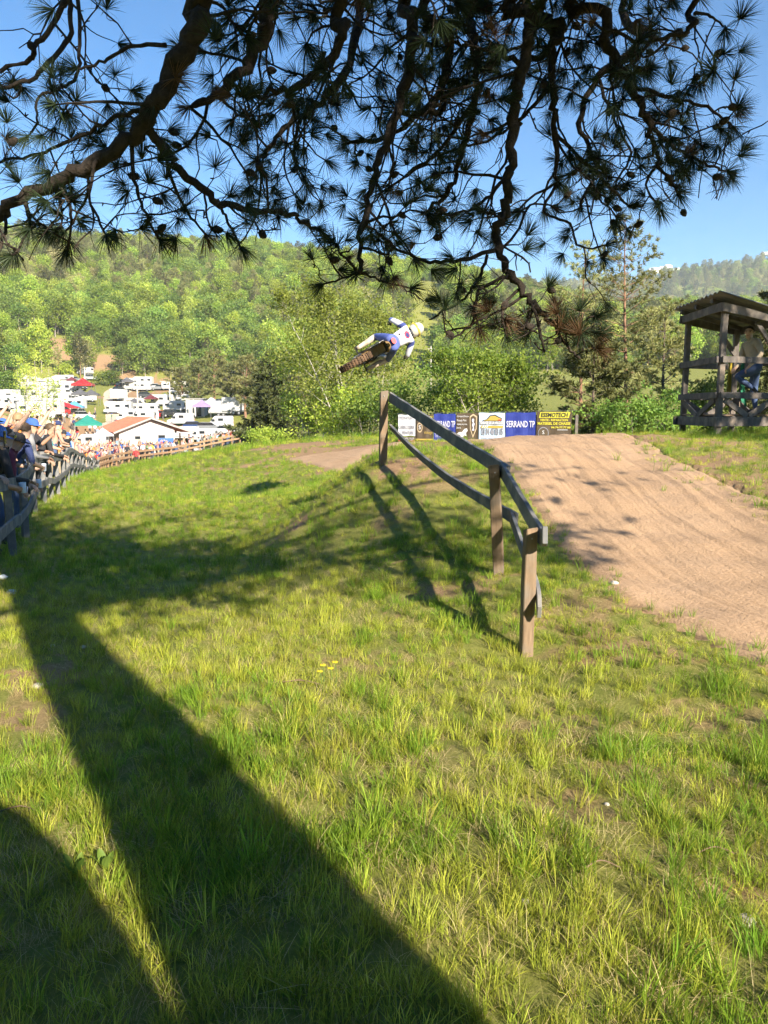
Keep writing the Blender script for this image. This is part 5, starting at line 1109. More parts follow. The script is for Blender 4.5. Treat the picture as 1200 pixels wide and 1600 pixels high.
mbp = MB(); mbp.box((0,0,.5),(.13,.13,1.3)); pme2 = mbp.mesh('post', W_OR)
pts = [Vector((p.x, p.y, gz(p.x, p.y))) for p in path]
for p in pts: po = link('post', pme2); po.parent = lf; po.location = p-lf.location
for a, b in zip(pts[:-1], pts[1:]):
    for h in (1.0,.55): mb = MB(); mb.bar(a+Vector((.1,-.1,h)), b+Vector((.1,-.1,h)), .05,.2); child(mb.build('rail', W_OR, lf), lf)
# ------------------------------------------------------------------ motocross bike in the air and its rider
MK = dict(rubber=plain('tyre_rubber',(.03,.022,.016),.9,col2=(.17,.10,.055),scale=9,bump=.4), alu=plain('alloy',(.5,.5,.5),.35,1.0), steel=plain('dark_metal',(.06,.06,.065),.45,.8,(.12,.09,.06),8), yellow=plain('plastic_yellow',(.62,.46,.06),.4,col2=(.42,.28,.09),scale=6), mud=plain('muddy_plastic',(.30,.19,.06),.75,col2=(.19,.115,.05),scale=10), white=plain('plastic_white',(.65,.65,.63),.4,col2=(.5,.44,.36),scale=6), black=plain('plastic_black',(.02,.02,.022),.5), gold=plain('anodised_gold',(.55,.36,.08),.35,.8))
ff = Vector((.10,.97,.14)).normalized(); uu = Vector((.90,-.14,.46)); uu = (uu-ff*uu.dot(ff)).normalized(); ll = uu.cross(ff)
BK = Matrix((ff, ll, uu)).transposed().to_4x4()
bike = tag(empty('motocross_bike'), 'yellow muddy motocross bike laid over sideways in mid-air', 'motorcycle')
bike.matrix_world = Matrix.Translation(P(556,566,14.8)) @ BK @ Matrix.Translation((.72,0,0))
def wheel(x, z, r, w, name):
    mb = MB(); M = Matrix.Translation((x,0,z)) @ Matrix.Rotation(math.pi/2,4,'X')
    root = mb.lathe([(r*.70,-w*.35),(r*.73,-w*.42),(r*.72,0),(r*.73,w*.42),(r*.70,w*.35),(r*.67,0),(r*.70,-w*.35)], 28, M).build(name, MK['alu'], bike, smooth=True)
    mb = MB(); mb.lathe([(r*.72,-w*.40),(r*.82,-w*.52),(r*.92,-w*.46),(r*.955,-w*.25),(r*.965,0),(r*.955,w*.25),(r*.92,w*.46),(r*.82,w*.52),(r*.72,w*.40)], 32, M); mb.build('tyre', MK['rubber'], root, smooth=True)
    mb = MB(); n = 34
    for k in range(n):
        a = 2*math.pi*k/n
        for q, off in enumerate(((-.36,-.12,.14,.38) if k % 2 else (-.24,.0,.26))):
            p = Vector((x+math.cos(a)*r*.975, off*w*1.15, z+math.sin(a)*r*.975)); mb.box(p, (.026,.022,.03), Matrix.Rotation(math.pi/2-a,3,'Y'))
    tag(mb.build('tread_knobs', MK['rubber'], root), kind='stuff')
    mb = MB()
    for k in range(18):
        a = 2*math.pi*k/18; mb.tube([(x+math.cos(a+.5)*.035, (.03 if k % 2 else -.03), z+math.sin(a+.5)*.035), (x+math.cos(a)*r*.69, 0, z+math.sin(a)*r*.69)], .003, 3)
    tag(mb.build('spokes', MK['steel'], root), kind='stuff')
    mb = MB(); mb.lathe([(.001,-.06),(.045,-.055),(.03,-.02),(.03,.02),(.045,.055),(.001,.06)], 12, M); mb.build('hub', MK['alu'], root, smooth=True)
    mb = MB(); mb.lathe([(.06,.045),(.11,.045),(.11,.049),(.06,.049),(.06,.045)], 20, M); mb.build('brake_disc', MK['steel'], root)
wheel(-.72,0,.335,.125,'rear_wheel'); wheel(.76,.0,.35,.095,'front_wheel')
def bp(name, m, fn, smooth=False, bevel=0): mb = MB(); fn(mb); return mb.build(name, MK[m], bike, smooth, bevel)
for s in (-1,1):
    bp('swingarm', 'alu', lambda mb: mb.bar((-.74,.085*s,0),(-.1,.09*s,.06),.03,.06), bevel=.006)
    bp('fork_leg', 'alu', lambda mb: mb.tube([(.77,.1*s,-.02),(.62,.1*s,.42),(.5,.1*s,.74)],[.028,.03,.026],8), True)
    bp('frame_spar', 'steel', lambda mb: mb.tube([(.42,.03*s,.66),(.15,.12*s,.5),(-.12,.11*s,.3),(-.1,.1*s,.05)],.024,6), True)
    bp('subframe', 'steel', lambda mb: mb.tube([(-.05,.09*s,.5),(-.4,.09*s,.55),(-.68,.07*s,.62)],.013,5), True)
    bp('foot_peg', 'steel', lambda mb: mb.box((-.12,.2*s,.02),(.06,.14,.025)))
    bp('tank_shroud', 'yellow', lambda mb: mb.prism([(-.1,.5),(.05,.78),(.38,.72),(.5,.5),(.3,.36),(.12,.42)], .13*s-.012, .13*s+.012, 1), bevel=.008)
    bp('side_panel', 'white', lambda mb: mb.prism([(-.1,.5),(-.12,.34),(-.42,.36),(-.66,.56),(-.3,.62)], .115*s-.01, .115*s+.01, 1), bevel=.006)
bp('engine', 'steel', lambda mb: (mb.box((.05,0,.13),(.34,.26,.26)), mb.box((.16,0,.35),(.17,.17,.26), Matrix.Rotation(.25,3,'Y'))), bevel=.02)
bp('clutch_cover', 'gold', lambda mb: mb.lathe([(.001,.02),(.07,.018),(.085,0)], 16, Matrix.Translation((.0,-.13,.12)) @ Matrix.Rotation(math.pi/2,4,'X')), True)
bp('exhaust', 'alu', lambda mb: mb.tube([(.25,-.05,.35),(.3,-.12,.2),(.1,-.16,.12),(-.15,-.15,.3),(-.32,-.15,.42),(-.36,-.15,.44),(-.66,-.15,.52)],[.02,.022,.024,.024,.03,.05,.048],10), True)
bp('chain', 'steel', lambda mb: (mb.bar((-.72,.065,.07),(-.05,.065,.12),.014,.016), mb.bar((-.72,.065,-.07),(-.05,.065,.0),.014,.016)))
bp('sprocket', 'gold', lambda mb: mb.lathe([(.02,.004),(.08,.004),(.088,0),(.08,-.004),(.02,-.004)], 20, Matrix.Translation((-.72,.065,0)) @ Matrix.Rotation(math.pi/2,4,'X')))
bp('seat', 'black', lambda mb: mb.prism([(.1,.74),(-.1,.68),(-.45,.67),(-.72,.72),(-.72,.66),(-.4,.58),(.05,.58)], -.085, .085, 1), bevel=.02)
def fend(mb, pts, w, t=.012):
    vs, fs = [], []; n = len(pts)
    for x, z, k in pts:
        for y, dz in ((-w*k,-.05),(-w*k*.6,0),(0,.012),(w*k*.6,0),(w*k,-.05)):
            vs.append((x, y, z+dz)); 
        for y, dz in ((-w*k,-.05),(-w*k*.6,0),(0,.012),(w*k*.6,0),(w*k,-.05)): vs.append((x, y, z+dz-t))
    for i in range(n-1):
        for q in range(4):
            a = i*10+q; fs += [(a,a+1,a+11,a+10),(a+5,a+15,a+16,a+6)]
        fs += [(i*10,i*10+10,i*10+15,i*10+5),(i*10+4,i*10+9,i*10+19,i*10+14)]
    fs += [(0,5,6,1),(1,6,7,2),(2,7,8,3),(3,8,9,4)]; e = (n-1)*10; fs += [(e,e+1,e+6,e+5),(e+1,e+2,e+7,e+6),(e+2,e+3,e+8,e+7),(e+3,e+4,e+9,e+8)]
    mb.add(vs, fs)
bp('rear_fender', 'mud', lambda mb: fend(mb, [(-.3,.52,.9),(-.5,.60,1.0),(-.75,.70,1.0),(-.98,.76,.75),(-1.08,.77,.4)], .12), True)
bp('front_fender', 'yellow', lambda mb: fend(mb, [(.35,.48,.7),(.6,.5,1.0),(.85,.47,1.0),(1.1,.4,.6)], .11), True)
bp('inner_mudguard', 'mud', lambda mb: mb.prism([(-.3,.1),(-.27,.1),(-.34,.45),(-.6,.62),(-.62,.6),(-.37,.43)], -.08, .08, 1))
bp('handlebar', 'steel', lambda mb: mb.tube([(.36,-.4,.86),(.44,-.22,.90),(.46,0,.84),(.44,.22,.90),(.36,.4,.86)], .012, 7), True)
bp('number_plate', 'white', lambda mb: mb.prism([(-.11,.66),(.11,.66),(.12,.86),(-.12,.86)], .55, .565, 0), bevel=.005)
# rider
rid = ready(body('rider', dict(lean=.95, head=.35, hipz=.82, hipy=-.36, knr=(.25,.10,.52), knl=(-.25,.10,.52), anr=(.22,-.14,.13), anl=(-.22,-.14,.13), tor=(.22,.04,.10), tol=(-.22,.04,.10), elr=(.37,.08,.90), ell=(-.41,.13,.93), wrr=(.39,.30,.86), wrl=(-.37,.32,.89), handr=(-.1,.7,-.2), handl=(.1,.7,-.2), palmr=(0,.3,-1), palml=(0,.3,-1), curlr=1.0, curll=1.0), fingers=True, sub=2, long_sleeve=True, riding=True, bulk=1.2))
def jersey():
    m, n, l, out = _nt('race_jersey'); b = n.new('ShaderNodeBsdfPrincipled'); b.inputs['Roughness'].default_value = .7; l.new(b.outputs[0], out.inputs[0])
    tc = n.new('ShaderNodeTexCoord'); sp = n.new('ShaderNodeSeparateXYZ'); l.new(tc.outputs['Object'], sp.inputs[0])
    ab = n.new('ShaderNodeMath'); ab.operation = 'ABSOLUTE'; l.new(sp.outputs['X'], ab.inputs[0])
    r = n.new('ShaderNodeValToRGB'); r.color_ramp.interpolation = 'CONSTANT'; e = r.color_ramp.elements; e[0].color = (.62,.63,.68,1); e[1].position = .165; e[1].color = (.05,.07,.24,1)
    x = e.new(.24); x.color = (.55,.57,.66,1); x = e.new(.40); x.color = (.10,.13,.36,1); l.new(ab.outputs[0], r.inputs[0]); l.new(r.outputs[0], b.inputs['Base Color']); return m
RM = [plain('glove_black',(.02,.02,.022),.6), jersey(), plain('race_trousers',(.06,.09,.30),.7,col2=(.10,.14,.40),scale=5), plain('boot_white',(.62,.58,.5),.6,col2=(.30,.20,.12),scale=7)]
ro = bpy.data.objects.new('person', rid); C.objects.link(ro)
for i, m in enumerate(RM): rid.materials[i] = m
tag(ro, 'airborne rider in white and blue race kit and helmet on the motocross bike', 'person')
ro.matrix_world = bike.matrix_world @ Matrix(((0,1,0,0),(-1,0,0,0),(0,0,1,-.06),(0,0,0,1)))
Mh = HEADS['rider']
def rpart(nm, mb, m, M=None, smooth=True, bevel=0, parent=None):
    o = mb.build(nm, m, parent or ro, smooth, bevel)
    if M is not None: o.matrix_local = M
    return o
HW = plain('helmet_white',(.5,.49,.46),.3,col2=(.58,.54,.42),scale=9); HY = plain('helmet_yellow',(.5,.42,.06),.4)
mb = MB(); mb.lathe([(.001,.305),(.06,.298),(.10,.27),(.128,.215),(.135,.15),(.128,.09),(.112,.045),(.1,.04),(.115,.09)], 20, Matrix.Diagonal((.95,1.12,1,1)))
hel = rpart('helmet', mb, HW, Mh)
mb = MB(); mb.tube([(-.115,.03,.06),(-.10,.13,.05),(-.05,.20,.045),(.05,.20,.045),(.10,.13,.05),(.115,.03,.06)], .036, 8); rpart('chin_bar', mb, HY, parent=hel)
mb = MB(); mb.prism([(-.1,.1),(-.105,.2),(-.085,.30),(.085,.30),(.105,.2),(.1,.1)], .262, .275, 2); v = rpart('visor', mb, HW, parent=hel, smooth=False, bevel=.004); v.rotation_euler = (.16,0,0)
mb = MB(); mb.tube([(-.13,.0,.155),(-.1,.12,.15),(0,.155,.15),(.1,.12,.15),(.13,0,.155)], .03, 6); rpart('goggles', mb, HY, parent=hel)
mb = MB(); mb.lathe([(.137,.14),(.141,.145),(.141,.175),(.137,.18)], 20, Matrix.Diagonal((.95,1.12,1,1))); rpart('goggle_strap', mb, HY, parent=hel)
# printed marks on the back of the jersey and on the trousers
Jr = JOINTS['rider']; back = (Jr['chest']-Jr['pelvis']).normalized(); nb_ = Vector((1,0,0)).cross(back).normalized()*-1
nb_ = nb_ if nb_.z > 0 else -nb_
def decal(nm, c, r0, m, d):
    M = Matrix((Vector((1,0,0)), back, nb_)).transposed().to_4x4(); M.translation = c+nb_*d
    mb = MB(); mb.lathe([(.0005,.004),(r0,.003),(r0,-.004)], 18); o = mb.build(nm, m, ro); o.matrix_local = M; return o
tb = max((v.co-Jr['chest']).dot(nb_) for v in rid.vertices if (v.co-Jr['chest']).length < .2)
decal('back_logo', Jr['chest'], .075, plain('logo_red',(.55,.05,.08),.6), tb*.985); decal('back_logo', Jr['chest']+Vector((.012,0,0))-back*.005, .048, plain('logo_navy',(.03,.04,.15),.6), tb*.985+.004); decal('side_mark', Jr['belly']+Vector((-.075,0,0)), .022, RM[0], tb*.93)
tb2 = max((v.co-Jr['pelvis']).dot(nb_) for v in rid.vertices if (v.co-Jr['pelvis']).length < .16)
decal('trouser_patch', Jr['pelvis']-back*.06+Vector((-.02,0,0)), .062, plain('patch_red',(.62,.12,.12),.6), tb2*.93)
# ------------------------------------------------------------------ paddock: club house, vehicles, tents, poles
def rz_child(mb, nm, m, e, smooth=False, bevel=0): return mb.build(nm, m, e, smooth, bevel)
M_WALL = plain('render_white',(.54,.53,.5),.8,col2=(.48,.46,.43),scale=1.2); M_WALLG = plain('render_grey',(.36,.34,.32),.85,col2=(.3,.29,.28),scale=1.5)
M_TILE = plain('roof_red',(.5,.11,.07),.8,col2=(.58,.16,.10),scale=2.5,bump=.2); M_GLASS = plain('window_dark',(.02,.025,.03),.12,spec=.6); M_TIMB = plain('timber_orange',(.45,.24,.12),.8)
g0 = P(186,674,100); hb = empty('club_house', (g0.x, 100, -4.15), R(29)); tag(hb, 'white club house with a red low-pitched roof in the valley', 'building')
EH, RH, BW, BL = 3.25, 4.85, 8.9, 15.0                         # eaves, ridge, gable width, length; gable in the XZ plane
mb = MB(); mb.prism([(0,0),(BW*.8,0),(BW*.8,EH+.18),(BW*.45,RH-.12),(0,EH)], 0, BL, 1); rz_child(mb, 'wall', M_WALL, hb)
mb = MB(); mb.box((-.012,BL/2,EH/2),(.03,BL-.1,EH-.1)); rz_child(mb, 'side_wall_cladding', M_WALLG, hb)  # grey sheet over the long wall, its shade put into the colour
rf_ = None
for s, (x0, z0, x1, z1) in enumerate([(-.75,EH-.28,BW*.45,RH), (BW*.45,RH,BW+.6,EH-.35)]):
    mb = MB(); mb.prism([(x0,z0),(x1,z1),(x1,z1+.14),(x0,z0+.14)], -.7, BL+.5, 1); ro_ = rz_child(mb, 'roof_slope', M_TILE, hb)
    ln = math.hypot(x1-x0, z1-z0); n = 26
    for k in range(n):
        y = -.6+k*(BL+1.0)/(n-1); mr = MB(); mr.bar((x0,y,z0+.155),(x1,y,z1+.155),.09,.05); mr.build('roof_rib', M_TILE, ro_)
mb = MB(); mb.bar((-.8,-.72,EH-.25),(BW*.45,-.72,RH+.03),.06,.22); mb.build('barge_board', M_WALLG, hb); mb = MB(); mb.bar((BW*.45,-.72,RH+.03),(BW+.62,-.72,EH-.32),.06,.22); mb.build('barge_board', M_WALLG, hb)
for x, z_, w, h in ((2.3,2.35,.8,.5),(5.4,2.45,1.0,.5)):
    mb = MB(); mb.box((x,-.02,z_),(w,.06,h)); wo_ = mb.build('window', M_WALLG, hb); mb = MB(); mb.box((x,-.06,z_),(w-.14,.03,h-.14)); mb.build('pane', M_GLASS, wo_)
for k, y in enumerate((3,7,11)):
    mb = MB(); mb.box((-.04,y,1.3),(.06,1.1,2.2 if k == 1 else 1.0)); mb.build('door' if k == 1 else 'window', M_GLASS, hb)
for y in (.2,5,10): mb = MB(); mb.box((BW+.2,y,EH/2-.25),(.16,.16,EH-.5)); mb.build('porch_post', M_TIMB, hb)
mb = MB(); mb.box((5.9,-.35,1.3),(2.0,.12,1.3)); tag(mb.build('blue_panel', plain('panel_blue',(.03,.12,.5),.5), None), 'bright blue panel leaning on the white gable wall', 'panel'); pnl = bpy.data.objects['blue_panel']; pnl.location = hb.location+Vector((0,0,.3)); pnl.rotation_euler = hb.rotation_euler
for x in (5.2,6.4): mb = MB(); mb.tube([(x,3,RH-.5),(x,3,RH+.9)],.06,8); mb.build('vent_pipe', M_STEEL, hb)
CAR = dict(white=(.52,.52,.53), cream=(.5,.48,.43), black=(.015,.016,.018), blue=(.03,.06,.16), grey=(.2,.21,.22), silver=(.4,.41,.42), red=(.4,.03,.03), dark=(.04,.045,.05))
CM = {k: plain('paint_'+k, v, .35, col2=tuple(c*.85 for c in v), scale=1.5, spec=.5) for k, v in CAR.items()}
M_TYRE = plain('tyre',(.02,.02,.02),.9); M_RIM = plain('rim',(.35,.35,.36),.4,.7); M_TAN = plain('stripe_tan',(.45,.38,.3),.6); M_ORG = plain('panel_orange',(.7,.27,.05),.6); M_LAMP = plain('lamp_glass',(.6,.58,.5),.2); M_TAIL = plain('tail_red',(.4,.02,.02),.3)
def wheels(e, xs, w, r):
    for x in xs:
        for s in (-1,1):
            M = Matrix.Translation((x, s*w, r)) @ Matrix.Rotation(math.pi/2,4,'X'); mb = MB(); mb.lathe([(.001,-.1),(r*.9,-.1),(r,-.06),(r,.06),(r*.9,.1),(.001,.1)], 14, M); o = mb.build('wheel', M_TYRE, e)
            mb = MB(); mb.lathe([(.001,-.112*1),(r*.55,-.108),(r*.6,-.1)], 10, M); mb.lathe([(.001,.112),(r*.55,.108),(r*.6,.1)], 10, M); tag(mb.build('rim', M_RIM, o), kind='stuff')
def slab(e, nm, m, c, d, rot=None): mb = MB(); mb.box(c, d, rot); return mb.build(nm, m, e)
def mk_motorhome():
    e = empty('motorhome'); W2 = 1.12; mb = MB(); mb.prism([(-3.2,.45),(1.7,.45),(2.95,.5),(3.05,1.0),(2.5,1.15),(2.05,1.75),(2.75,1.95),(2.75,2.5),(2.3,2.9),(-3.2,2.9)], -W2, W2, 1); mb.build('body', CM['white'], e, bevel=.06)
    for s in (-1,1):
        for x, z_, w, h in ((-2.3,1.9,.9,.55),(-.2,1.9,1.0,.55)): slab(e, 'window', M_GLASS, (x, s*(W2+.004), z_), (w,.03,h))
        slab(e, 'stripe', M_TAN, (-.6, s*(W2+.003), 1.25), (5.0,.02,.14)); slab(e, 'cab_window', M_GLASS, (2.0, s*(W2+.004), 1.45), (.7,.03,.42)); slab(e, 'headlight', M_LAMP, (3.02, s*.8, .85), (.06,.3,.18))
    slab(e, 'door', CM['cream'], (-1.3, -W2-.004, 1.45), (.7,.03,1.75)); slab(e, 'windscreen', M_GLASS, (2.3,0,1.47), (.03,1.8,.74), Matrix.Rotation(-.64,3,'Y')); slab(e, 'bumper', CM['grey'], (3.05,0,.55), (.12,2.0,.22)); slab(e, 'roof_hatch', CM['cream'], (-1.2,0,2.94), (.6,.6,.08)); wheels(e, (-2.0,2.05), .98, .34); return e
def mk_van():
    e = empty('van'); W2 = .98; mb = MB(); mb.prism([(-2.6,.4),(2.5,.4),(2.62,.85),(2.35,1.15),(1.75,1.3),(1.15,2.2),(.8,2.45),(-2.5,2.45),(-2.6,2.2)], -W2, W2, 1); mb.build('body', CM['white'], e, bevel=.07)
    for s in (-1,1):
        slab(e, 'cab_window', M_GLASS, (1.2, s*(W2+.004), 1.6), (.62,.03,.48)); slab(e, 'window', M_GLASS, (-.2, s*(W2+.004), 1.75), (.95,.03,.5)); slab(e, 'headlight', M_LAMP, (2.52, s*.72, .95), (.12,.3,.22)); slab(e, 'tail_lamp', M_TAIL, (-2.6, s*.85, 1.2), (.05,.14,.5)); slab(e, 'side_trim', CM['grey'], (-.2, s*(W2+.003), .75), (4.2,.02,.12))
    slab(e, 'windscreen', M_GLASS, (1.52,0,1.75), (.03,1.6,.85), Matrix.Rotation(-.58,3,'Y')); slab(e, 'rear_window', M_GLASS, (-2.6,0,1.8), (.04,1.4,.5)); slab(e, 'bumper', CM['dark'], (2.58,0,.5), (.14,1.8,.24)); wheels(e, (-1.6,1.65), .88, .34); return e
def mk_car():
    e = empty('car'); W2 = .85; mb = MB(); mb.prism([(-2.0,.32),(2.0,.32),(2.08,.6),(1.95,.85),(1.0,.96),(.75,1.0),(-1.9,1.0),(-2.05,.8)], -W2, W2, 1); mb.build('body', CM['dark'], e, bevel=.07)
    mb = MB(); mb.prism([(.95,.97),(.3,1.46),(-1.4,1.48),(-1.95,.98)], -W2+.1, W2-.1, 1); g = mb.build('cabin', M_GLASS, e, bevel=.05); mb = MB(); mb.prism([(.34,1.43),(.26,1.5),(-1.38,1.52),(-1.45,1.45)], -W2+.12, W2-.12, 1); mb.build('roof', CM['dark'], e)
    for s in (-1,1): slab(e, 'headlight', M_LAMP, (2.0, s*.62, .72), (.1,.3,.14)); slab(e, 'tail_lamp', M_TAIL, (-2.02, s*.66, .82), (.06,.26,.14)); slab(e, 'mirror', CM['dark'], (.65, s*.95, 1.02), (.1,.16,.12))
    slab(e, 'bumper', CM['dark'], (2.06,0,.42), (.1,1.6,.18)); wheels(e, (-1.25,1.3), .76, .31); return e
def mk_caravan():
    e = empty('caravan'); W2 = 1.1; mb = MB(); mb.prism([(-2.5,.5),(2.3,.5),(2.55,1.1),(2.2,2.3),(1.7,2.62),(-2.1,2.62),(-2.5,2.2)], -W2, W2, 1); mb.build('body', CM['white'], e, bevel=.08)
    for s in (-1,1):
        for x in (-1.5,1.2): slab(e, 'window', M_GLASS, (x, s*(W2+.004), 1.7), (.95,.03,.5))
        slab(e, 'stripe', M_TAN, (0, s*(W2+.003), 1.1), (4.4,.02,.12))
    slab(e, 'door', CM['cream'], (-.2,-W2-.004,1.5), (.65,.03,1.7)); slab(e, 'front_window', M_GLASS, (2.4,0,1.75), (.04,1.6,.5), Matrix.Rotation(-.28,3,'Y')); mb = MB(); mb.bar((2.4,0,.5),(3.6,0,.45),.1,.08); mb.build('drawbar', M_STEEL, e); wheels(e, (-.1,), .98, .33); return e
def mk_tent(hgt=2.3, w=3.0, l=3.0, pk=1.0):
    e = empty('canopy_tent'); mb = MB(); n = 8
    pts = [(-l/2,-w/2),(l/2,-w/2),(l/2,w/2),(-l/2,w/2)]
    vs = [(x,y,hgt) for x,y in pts]+[(x*.5,y*.5,hgt+pk*.42) for x,y in pts]+[(0,0,hgt+pk)]+[(x,y,hgt-.25) for x,y in pts]
    fs = [(i,(i+1) % 4,4+(i+1) % 4,4+i) for i in range(4)]+[(4+i,4+(i+1) % 4,8) for i in range(4)]+[(i,9+i,9+(i+1) % 4,(i+1) % 4) for i in range(4)]
    mb.add(vs, fs); mb.build('canopy', CM['white'], e)
    for x, y in pts: mb = MB(); mb.tube([(x*.985,y*.985,-.1),(x*.985,y*.985,hgt-.02)],.03,6); mb.build('leg', M_STEEL, e)
    return e
PROTO = dict(motorhome=mk_motorhome(), van=mk_van(), car=mk_car(), caravan=mk_caravan(), canopy_tent=mk_tent(), box_trailer=None, marquee=mk_tent(2.4,4.5,6,1.1))
PROTO['marquee'].name = 'marquee'
def mk_trailer():
    e = empty('box_trailer'); mb = MB(); mb.box((0,0,1.55),(4.2,2.1,2.1)); mb.build('body', CM['white'], e, bevel=.08); slab(e, 'rear_door', CM['cream'], (-2.11,0,1.5), (.03,1.8,1.8)); slab(e, 'side_trim', CM['grey'], (0,-1.06,.62), (4.1,.03,.12)); mb = MB(); mb.bar((2.0,0,.5),(3.3,0,.45),.1,.08); mb.build('drawbar', M_STEEL, e); wheels(e, (-.4,.4), .95, .3); return e
PROTO['box_trailer'] = mk_trailer()
used = set()
def paint(e, nm):
    for c in e.children:
        if c.name.split('.')[0] in ('body','roof','bumper','mirror','canopy') and len(c.data.materials):
            if c.name.startswith('bumper') and nm in ('white','cream'): continue
            c.material_slots[0].link = 'OBJECT'; c.material_slots[0].material = CM[nm]
for nm, c in (('green',(.02,.22,.17)),('purple',(.30,.22,.52)),('tarp',(.10,.34,.62)),('charcoal',(.10,.10,.11)),('maroon',(.14,.03,.04))): CM[nm] = plain('fabric_'+nm, c, .8, col2=tuple(x*.8 for x in c), scale=2)
def park(kind, px, Y_, deg, col, label, sc=1.0, off=0):
    src = PROTO[kind]; e = src if kind not in used else copy_tree(src); used.add(kind)
    x = PX(px, Y_); e.location = (x, Y_, gz(x, Y_)+off); e.rotation_euler = (0,0,R(deg)); e.scale = (sc,)*3
    tag(e, label, dict(canopy_tent='tent', box_trailer='trailer').get(kind, kind), {'motorhome':'motorhomes in the paddock','van':'vans in the paddock','car':'cars in the paddock','caravan':'caravans in the paddock','canopy_tent':'tents in the paddock','marquee':'large awnings in the paddock','box_trailer':'box trailers in the paddock'}[kind]); paint(e, col); return e
LIST = [('van',141,93,186,'white','white high van parked in front of the club house, left of its gable'),('canopy_tent',140,103,25,'green','teal green pyramid tent left of the red roof',1.15),('canopy_tent',163,99,20,'white','small white tent between green tent and club house',.85),
 ('motorhome',228,203,180,'white','lone white motorhome on the upper terrace above the clay bank'),('car',194,211,0,'dark','dark car on the upper terrace, left of the lone motorhome'),('van',205,209,200,'silver','silver van next to the lone motorhome on the terrace'),
 ('van',140,214,170,'white','white van at the back of the left terrace under the trees'),('car',150,211,10,'silver','silver car beside the back left van'),('motorhome',106,205,160,'white','motorhome at the upper left below the clay bank'),('car',125,208,15,'grey','grey car in the upper left row'),
 ('marquee',96,191,8,'white','long white awning in the upper left of the paddock',.8),('canopy_tent',119,192,15,'maroon','small dark red tent at the upper left',.8),('car',112,187,20,'black','black car parked under the dark red tent row'),('car',128,186,-20,'dark','dark hatchback behind the small red tent'),('car',140,196,5,'black','black car near the bushes left of the gravel road'),
 ('car',197,193,70,'black','black car highest in the line along the gravel road'),('car',193,186,65,'dark','second dark car in the line along the gravel road'),('car',190,179,62,'black','lowest black car in the line along the gravel road'),('box_trailer',190,170,80,'white','white box trailer at the end of the roadside car line'),('car',233,178,15,'dark','dark car on the grass right of the roadside line'),('canopy_tent',204,190,30,'charcoal','dark tent at the top of the roadside car line'),
 ('canopy_tent',136,168,10,'red','red pitched tent left of the gravel road',1.4),('van',139,163,200,'white','white van backed against the red tent'),('canopy_tent',131,156,12,'charcoal','charcoal tent left of two dark tents before the white van'),('canopy_tent',148,157,12,'charcoal','charcoal tent right of two dark tents before the white van'),
 ('motorhome',100,170,172,'white','white motorhome with dark tent front in the middle left'),('van',114,168,10,'white','white van between motorhome and red tent'),('van',93,150,185,'white','white van behind the blue and red awnings'),('motorhome',116,147,178,'white','long white motorhome just behind the coloured awnings'),
 ('marquee',106,127,14,'red','red awning in front of the row of white campers',.75),('canopy_tent',121,130,14,'tarp','blue tent beside the red awning',.95),('car',131,128,60,'white','white car at the right of the coloured awnings'),('van',76,118,250,'white','white van seen from the front left of the coloured awnings'),('car',92,120,240,'red','red car between front-facing van and coloured awning'),
 ('motorhome',8,140,170,'white','white motorhome at the far left behind the birches'),('motorhome',18,128,175,'white','second white motorhome at the far left, lower row'),('caravan',45,134,0,'cream','cream caravan seen through the birch stems'),('van',60,150,190,'white','white van behind the birches at upper left'),('car',40,122,180,'grey','grey car below the birches at far left'),('car',58,122,180,'blue','blue car parked beside the grey one under the birches'),('caravan',72,165,10,'white','small white caravan high up behind the birches'),('motorhome',30,165,190,'cream','cream motorhome highest at the far left'),
 ('motorhome',188,147,185,'white','long motorhome at the right edge of the gravel road'),('caravan',235,146,2,'white','white caravan in the row above the red roof, left of two'),('caravan',276,148,2,'white','white caravan right of two in the row above the roof'),('caravan',215,156,5,'cream','cream caravan hidden behind the first white row'),('motorhome',256,160,180,'white','white motorhome behind the row of two caravans'),('marquee',262,168,5,'tarp','blue tarpaulin awning among the white campers',.55),('motorhome',285,170,175,'white','white motorhome at the back near the pines'),('marquee',245,164,0,'white','white awning left of the blue tarpaulin',.6),('caravan',302,160,10,'white','caravan under the pines at the right back'),('canopy_tent',240,158,0,'maroon','dark red tent top between the white campers',.8),('canopy_tent',214,151,0,'charcoal','small dark tent beside the long motorhome',.8),
 ('van',226,133,188,'white','white van just behind the red roof ridge'),('van',285,126,185,'white','white high-roof van right behind the red roof, upper of two'),('van',288,118,178,'white','white high-roof van right of the red roof, lower of two',1.05),('van',318,117,175,'white','white van nose left in the row right of the roof'),('car',308,122,10,'blue','dark blue car between the white vans'),('box_trailer',349,131,0,'white','white box trailer left of two by the pines'),('box_trailer',373,131,0,'white','white box trailer right of two by the pines',1.15),('van',345,122,190,'white','white van below the two box trailers'),('canopy_tent',333,133,20,'white','white peaked tent left of the box trailers'),('canopy_tent',318,130,10,'purple','purple tent beside the white shed'),
 ('car',303,109,172,'silver','silver car first in the row behind the orange fence'),('car',318,107,172,'white','white estate car in the row behind the orange fence'),('car',335,108,170,'dark','dark car in the middle of the row behind the fence'),('car',350,110,168,'grey','grey car fourth in the row behind the orange fence'),('car',366,111,165,'red','red car in the row behind the orange fence'),('car',381,112,165,'black','black car last in the row behind the fence, near the conifer'),('car',360,119,5,'white','white car in the second row below the trailers'),('car',330,121,5,'grey','grey car in the second row before the purple tent')]
for it in LIST: park(*it[:6], (it[6] if len(it) > 6 else 1.0)*(.82 if it[1] > 100 and it[0] in ('motorhome','caravan','van') else 1))
rl = random.Random(31); OR = ['first','second','third','fourth','fifth','sixth','seventh','eighth']
